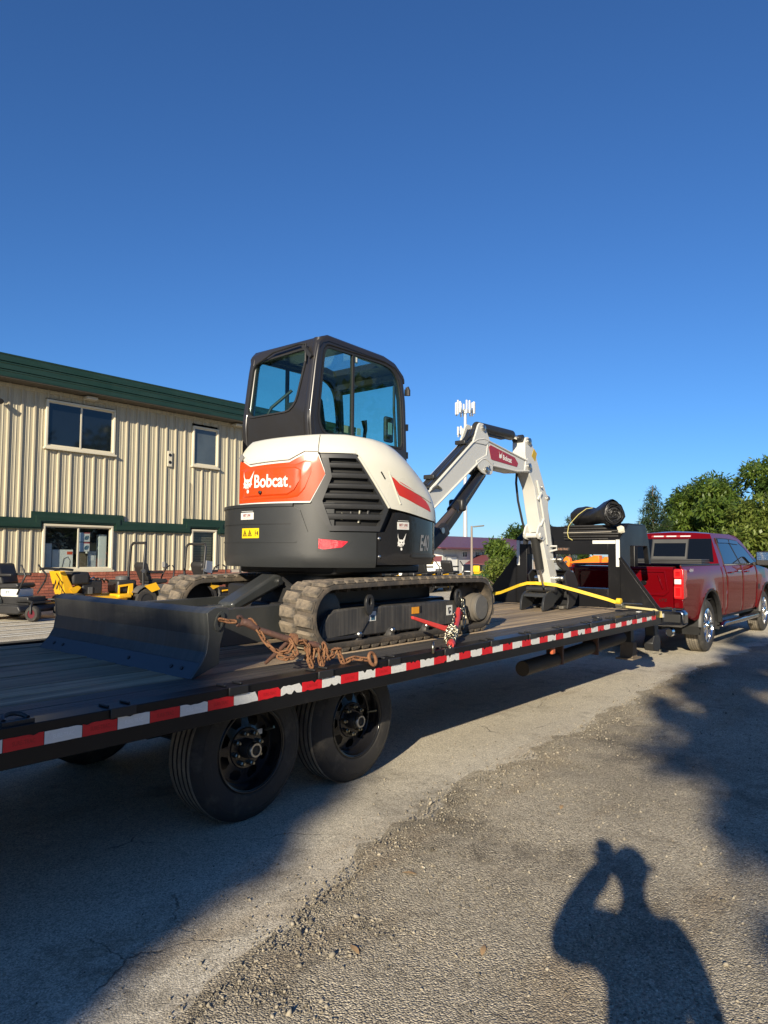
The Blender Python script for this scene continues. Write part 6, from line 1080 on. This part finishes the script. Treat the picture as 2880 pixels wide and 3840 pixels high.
for y in (13.27, 13.43): MB().bar((6.655, y, 1.0), (6.80, y, .62), .035, .02).bar((6.64, y-.06, .95), (6.60, y+.05, .62), .02, .02).build('panel_slot', satin, SO)
MB().prism([(6.80, .62), (7.02, .68), (7.08, .64), (6.92, .46)], XZ, 13.13, 13.3).build('panel_wing', yel, SO)
MB().tube([(6.40, 13.05, 1.06), (6.55, 13.05, 1.08), (6.85, 13.1, 1.05)], .03, 8).tube([(6.40, 13.75, 1.06), (6.55, 13.75, 1.08), (6.85, 13.7, 1.05)], .03, 8).build('handle_bar', satin, SO)
MB().box(6.88, 7.30, 13.15, 13.65, .70, 1.0).build('fuel_tank', matte, SO, bevel=.06, seg=3); MB().box(7.15, 7.65, 13.2, 13.6, .45, .80).build('engine', satin, SO, bevel=.04); MB().box(7.28, 7.38, 13.17, 13.2, .48, .64).build('engine_plate', greyp, SO)
for k in range(5): MB().tube([(7.2+.12*k, 13.2, .82), (7.35+.12*k, 13.3, .90-.03*k), (7.5+.1*k, 13.4, .74)], .022, 6).build('engine_pipe', steel if k == 1 else satin, SO)
MB().box(6.8, 8.2, 13.0, 13.8, .30, .42).box(7.9, 8.25, 12.9, 13.9, .36, .46).build('mower_deck', yel, SO, bevel=.03)
for x, y, r in ((6.95, 13.05, .26), (6.95, 13.75, .26), (8.2, 13.05, .15), (8.2, 13.75, .15)): MB().lathe([(r*.5, -.08), (r*.9, -.09), (r, -.05), (r, .05), (r*.9, .09), (r*.5, .08)], (x, y, r), (0, 1, 0), 20).build('wheel', rubber, SO, smooth=40)
# small things far behind the track
CAR = thing('parked_car', 'small dark car parked in front of the maroon roofed building', 'car', (66, 39.5, gz(66, 39.5)))
cx_, cy_, cz_ = 66, 39.5, gz(66, 39.5); ca = lambda u, v, w: (cx_+u*.85-w*.53, cy_+u*.53+w*.85, cz_+v); dk = M('dark car paint', (.015,.016,.018), .25, coat=.6)
MB().prism([(-2.1, .3), (2.1, .3), (2.15, .7), (1.2, .88), (.6, 1.42), (-1.3, 1.45), (-2.0, .95), (-2.15, .7)], ca, -.85, .85).build('body', dk, CAR, bevel=.08); MB().prism([(-1.6, .95), (.85, .95), (.45, 1.36), (-1.2, 1.38)], ca, -.86, .86).build('windows', pglass, CAR)
for u in (-1.35, 1.35):
    for w in (-.8, .62): MB().prism([(u+.32*math.cos(a), .32+.32*math.sin(a)) for a in np.linspace(0, 6.28, 17)[:-1]], ca, w, w+.18).build('wheel', rubber, CAR)
SG = thing('sign_board', 'pale notice board with rows of print behind the black riser', 'sign', (21.3, 10.35, 0)); sf = lambda u, v, w: (21.3+u*.55-w*.83, 10.35-u*.83-w*.55, v)
for u0, u1 in ((-.27, -.01), (.01, .27)):
    MB().prism([(u0, .60), (u1, .60), (u1, 1.0), (u0, 1.0)], sf, 0, .02).build('board', M('cream board', (.60,.56,.42), .6), SG); ln = MB()
    for k in range(6): ln.prism([(u0+.02, .64+k*.06), (u1-.02, .64+k*.06), (u1-.02, .665+k*.06), (u0+.02, .665+k*.06)], sf, .021, .023)
    ln.build('print_lines', M('grey print', (.22,.21,.17), .6), SG)
for u in (-.25, .25): MB().prism([(u-.015, 0), (u+.015, 0), (u+.015, .6), (u-.015, .6)], sf, 0, .02).build('post', greyp, SG)
GT = thing('garden_tractor', 'green garden tractor with yellow seat left of the notice board', 'garden tractor', (22.9, 12.0, 0)); gg = M('tractor green', (.02,.12,.03), .35)
MB().box(22.5, 23.3, 11.8, 12.2, .35, .68).build('bonnet', gg, GT, bevel=.05); MB().box(22.55, 22.85, 11.85, 12.15, .68, .80).box(22.5, 22.6, 11.85, 12.15, .75, 1.02).build('seat', M('seat yellow', (.75,.45,.02), .5), GT, bevel=.04)
for x, r in ((22.6, .25), (23.25, .18)):
    for y in (11.68, 12.32): MB().lathe([(r*.4, -.08), (r, -.07), (r, .07), (r*.4, .08)], (x, y, r), (0, 1, 0), 18).build('wheel', rubber, GT)
RT = thing('red_tiller', 'small red garden tiller showing left of the black riser gusset', 'tiller', (19.6, 9.0, 0)); MB().box(19.45, 19.75, 8.85, 9.15, .55, .85).build('engine_cover', redm, RT, bevel=.06); MB().tube([(19.7, 9, .6), (19.95, 9, .9), (20.2, 9, 1.0)], .02, 6).build('handle', satin, RT); MB().lathe([(.05, -.1), (.27, -.08), (.27, .08), (.05, .1)], (19.6, 9.0, .27), (0, 1, 0), 18).build('wheel', rubber, RT); MB().box(19.5, 19.7, 8.9, 9.1, .3, .56).build('frame', satin, RT)

# ------------------------------------------------------------------ the photographer (behind the camera; only the shadow shows)
PB = Vector((-1.655, -3.02, 0)); PF = Vector((.776, .631, 0)); PR = Vector((.631, -.776, 0))
def pp(r, f, z): return PB+PR*r+PF*f+Vector((0, 0, z))
def skin(name, verts, edges, rads, mat, parent, lv=2):
    bm = bmesh.new(); ly = bm.verts.layers.skin.verify(); vs = []
    for p, r in zip(verts, rads): v = bm.verts.new(p); v[ly].radius = (r, r) if not isinstance(r, tuple) else r; vs.append(v)
    vs[0][ly].use_root = True
    for a, b in edges: bm.edges.new((vs[a], vs[b]))
    me = bpy.data.meshes.new(name); bm.to_mesh(me); bm.free(); o = link(name, me, mat, parent); m1 = o.modifiers.new('skin', 'SKIN'); m1.use_smooth_shade = True; m2 = o.modifiers.new('sub', 'SUBSURF'); m2.levels = lv; m2.render_levels = lv; return o
skinm = M('skin', (.48,.30,.21), .5, var=.06); PS = thing('person', 'person in shirt and trousers raising a phone behind the camera', 'person', tuple(PB))
V_ = [pp(0,0,.86), pp(0,0,1.02), pp(0,.0,1.18), pp(0,0,1.31), pp(0,.01,1.39), pp(0,.03,1.47), pp(0,.035,1.56), pp(0,.03,1.615),
      pp(-.14,0,1.30), pp(-.17,.04,1.31), pp(-.265,.13,1.235), pp(-.16,.25,1.32), pp(-.015,.35,1.42), pp(.12,0,1.30), pp(.17,.0,1.25), pp(.20,-.02,1.04), pp(.20,.06,.82), pp(.195,.08,.76),
      pp(-.10,0,.80), pp(-.11,.02,.45), pp(-.11,0,.09), pp(.10,0,.80), pp(.11,.02,.45), pp(.11,0,.09), pp(-.12,.12,.04), pp(.12,.12,.04)]
E_ = [(0,1),(1,2),(2,3),(3,4),(4,5),(5,6),(6,7),(3,8),(8,9),(9,10),(10,11),(11,12),(3,13),(13,14),(14,15),(15,16),(16,17),(0,18),(18,19),(19,20),(0,21),(21,22),(22,23),(20,24),(23,25)]
Rd = [.11,.11,.12,.095,.05,.060,.072,.055,.07,.07,.062,.058,.056,.06,.05,.042,.036,.032,.10,.066,.048,.10,.066,.048,.04,.04]
skin('body', V_, E_, Rd, skinm, PS)
skin('shirt', [V_[i] for i in (1,2,3,8,9,10,13,14,15,0)], [(0,1),(1,2),(2,3),(3,4),(4,5),(2,6),(6,7),(7,8),(0,9)], [.135,.145,.125,.09,.095,.08,.08,.065,.058,.135], M('navy shirt', (.03,.04,.08), .8), PS)
skin('trousers', [V_[0], V_[18], V_[19], V_[20], V_[21], V_[22], V_[23]], [(0,1),(1,2),(2,3),(0,4),(4,5),(5,6)], [.13,.09,.068,.055,.09,.068,.055], M('grey trousers', (.10,.10,.11), .85), PS)
for s_ in (-1, 1): skin('shoe', [pp(.115*s_, -.05, .045), pp(.115*s_, .08, .045), pp(.12*s_, .19, .03)], [(0,1),(1,2)], [.05,.05,.04], matte, PS)
MB().lathe([(.086*math.sin(t), -.092*math.cos(t)) for t in np.linspace(.9, math.pi, 10)], pp(-.012, -.005, 1.555), (0, 0, 1), 20).build('hair', M('brown hair', (.06,.04,.025), .8), PS, smooth=60)
def hand(w, d, up, sg):
    d = d.normalized(); sd_ = d.cross(up).normalized()*sg
    vs = [w, w+d*.05]; ed = [(0,1)]; rr = [.026,.030]
    for k, (o_, l) in enumerate(((-.027,.060),(-.009,.070),(.009,.066),(.027,.052))):
        b = w+d*.085+sd_*o_; vs += [b, b+d*l*.5+up*.012, b+d*l*.8+up*.03]; n0 = len(vs)-3; ed += [(1, n0), (n0, n0+1), (n0+1, n0+2)]; rr += [.011,.009,.008]
    b = w+d*.03-sd_*.03; vs += [b, b+d*.03-sd_*.025, b+d*.055-sd_*.022+up*.012]; n0 = len(vs)-3; ed += [(0, n0), (n0, n0+1), (n0+1, n0+2)]; rr += [.013,.011,.009]; skin('hand', vs, ed, rr, skinm, PS, 1)
hand(V_[12], pp(-.015,.385,1.46)-V_[12], Vector((0,0,1)).cross(PR)*-1, 1); hand(V_[17], Vector((0,0,-1))+PF*.2, PF, 1)
skin('nose', [pp(0,.115,1.535), pp(0,.14,1.515)], [(0,1)], [.012,.015], skinm, PS, 1)
for s_ in (-1, 1): MB().lathe([(.012,-.006),(.012,.006)], pp(.032*s_,.122,1.55), PF, 10).build('eye', pure_white, PS); skin('ear', [pp(.092*s_,.02,1.555), pp(.098*s_,.015,1.52)], [(0,1)], [.014,.012], skinm, PS, 1)
MB().bar(pp(-.022,.118,1.488), pp(.022,.118,1.488), .008, .008).build('mouth', M('lip', (.35,.13,.11), .5), PS)
ph = MB().prism([(-.042,-.075),(.042,-.075),(.042,.075),(-.042,.075)], lambda u, v, w: pp(u-.005, .398+w, 1.430+v), -.004, .004).build('phone', matte, None, bevel=.003); tag(ph, 'black phone held up at face height by the photographer', 'phone')
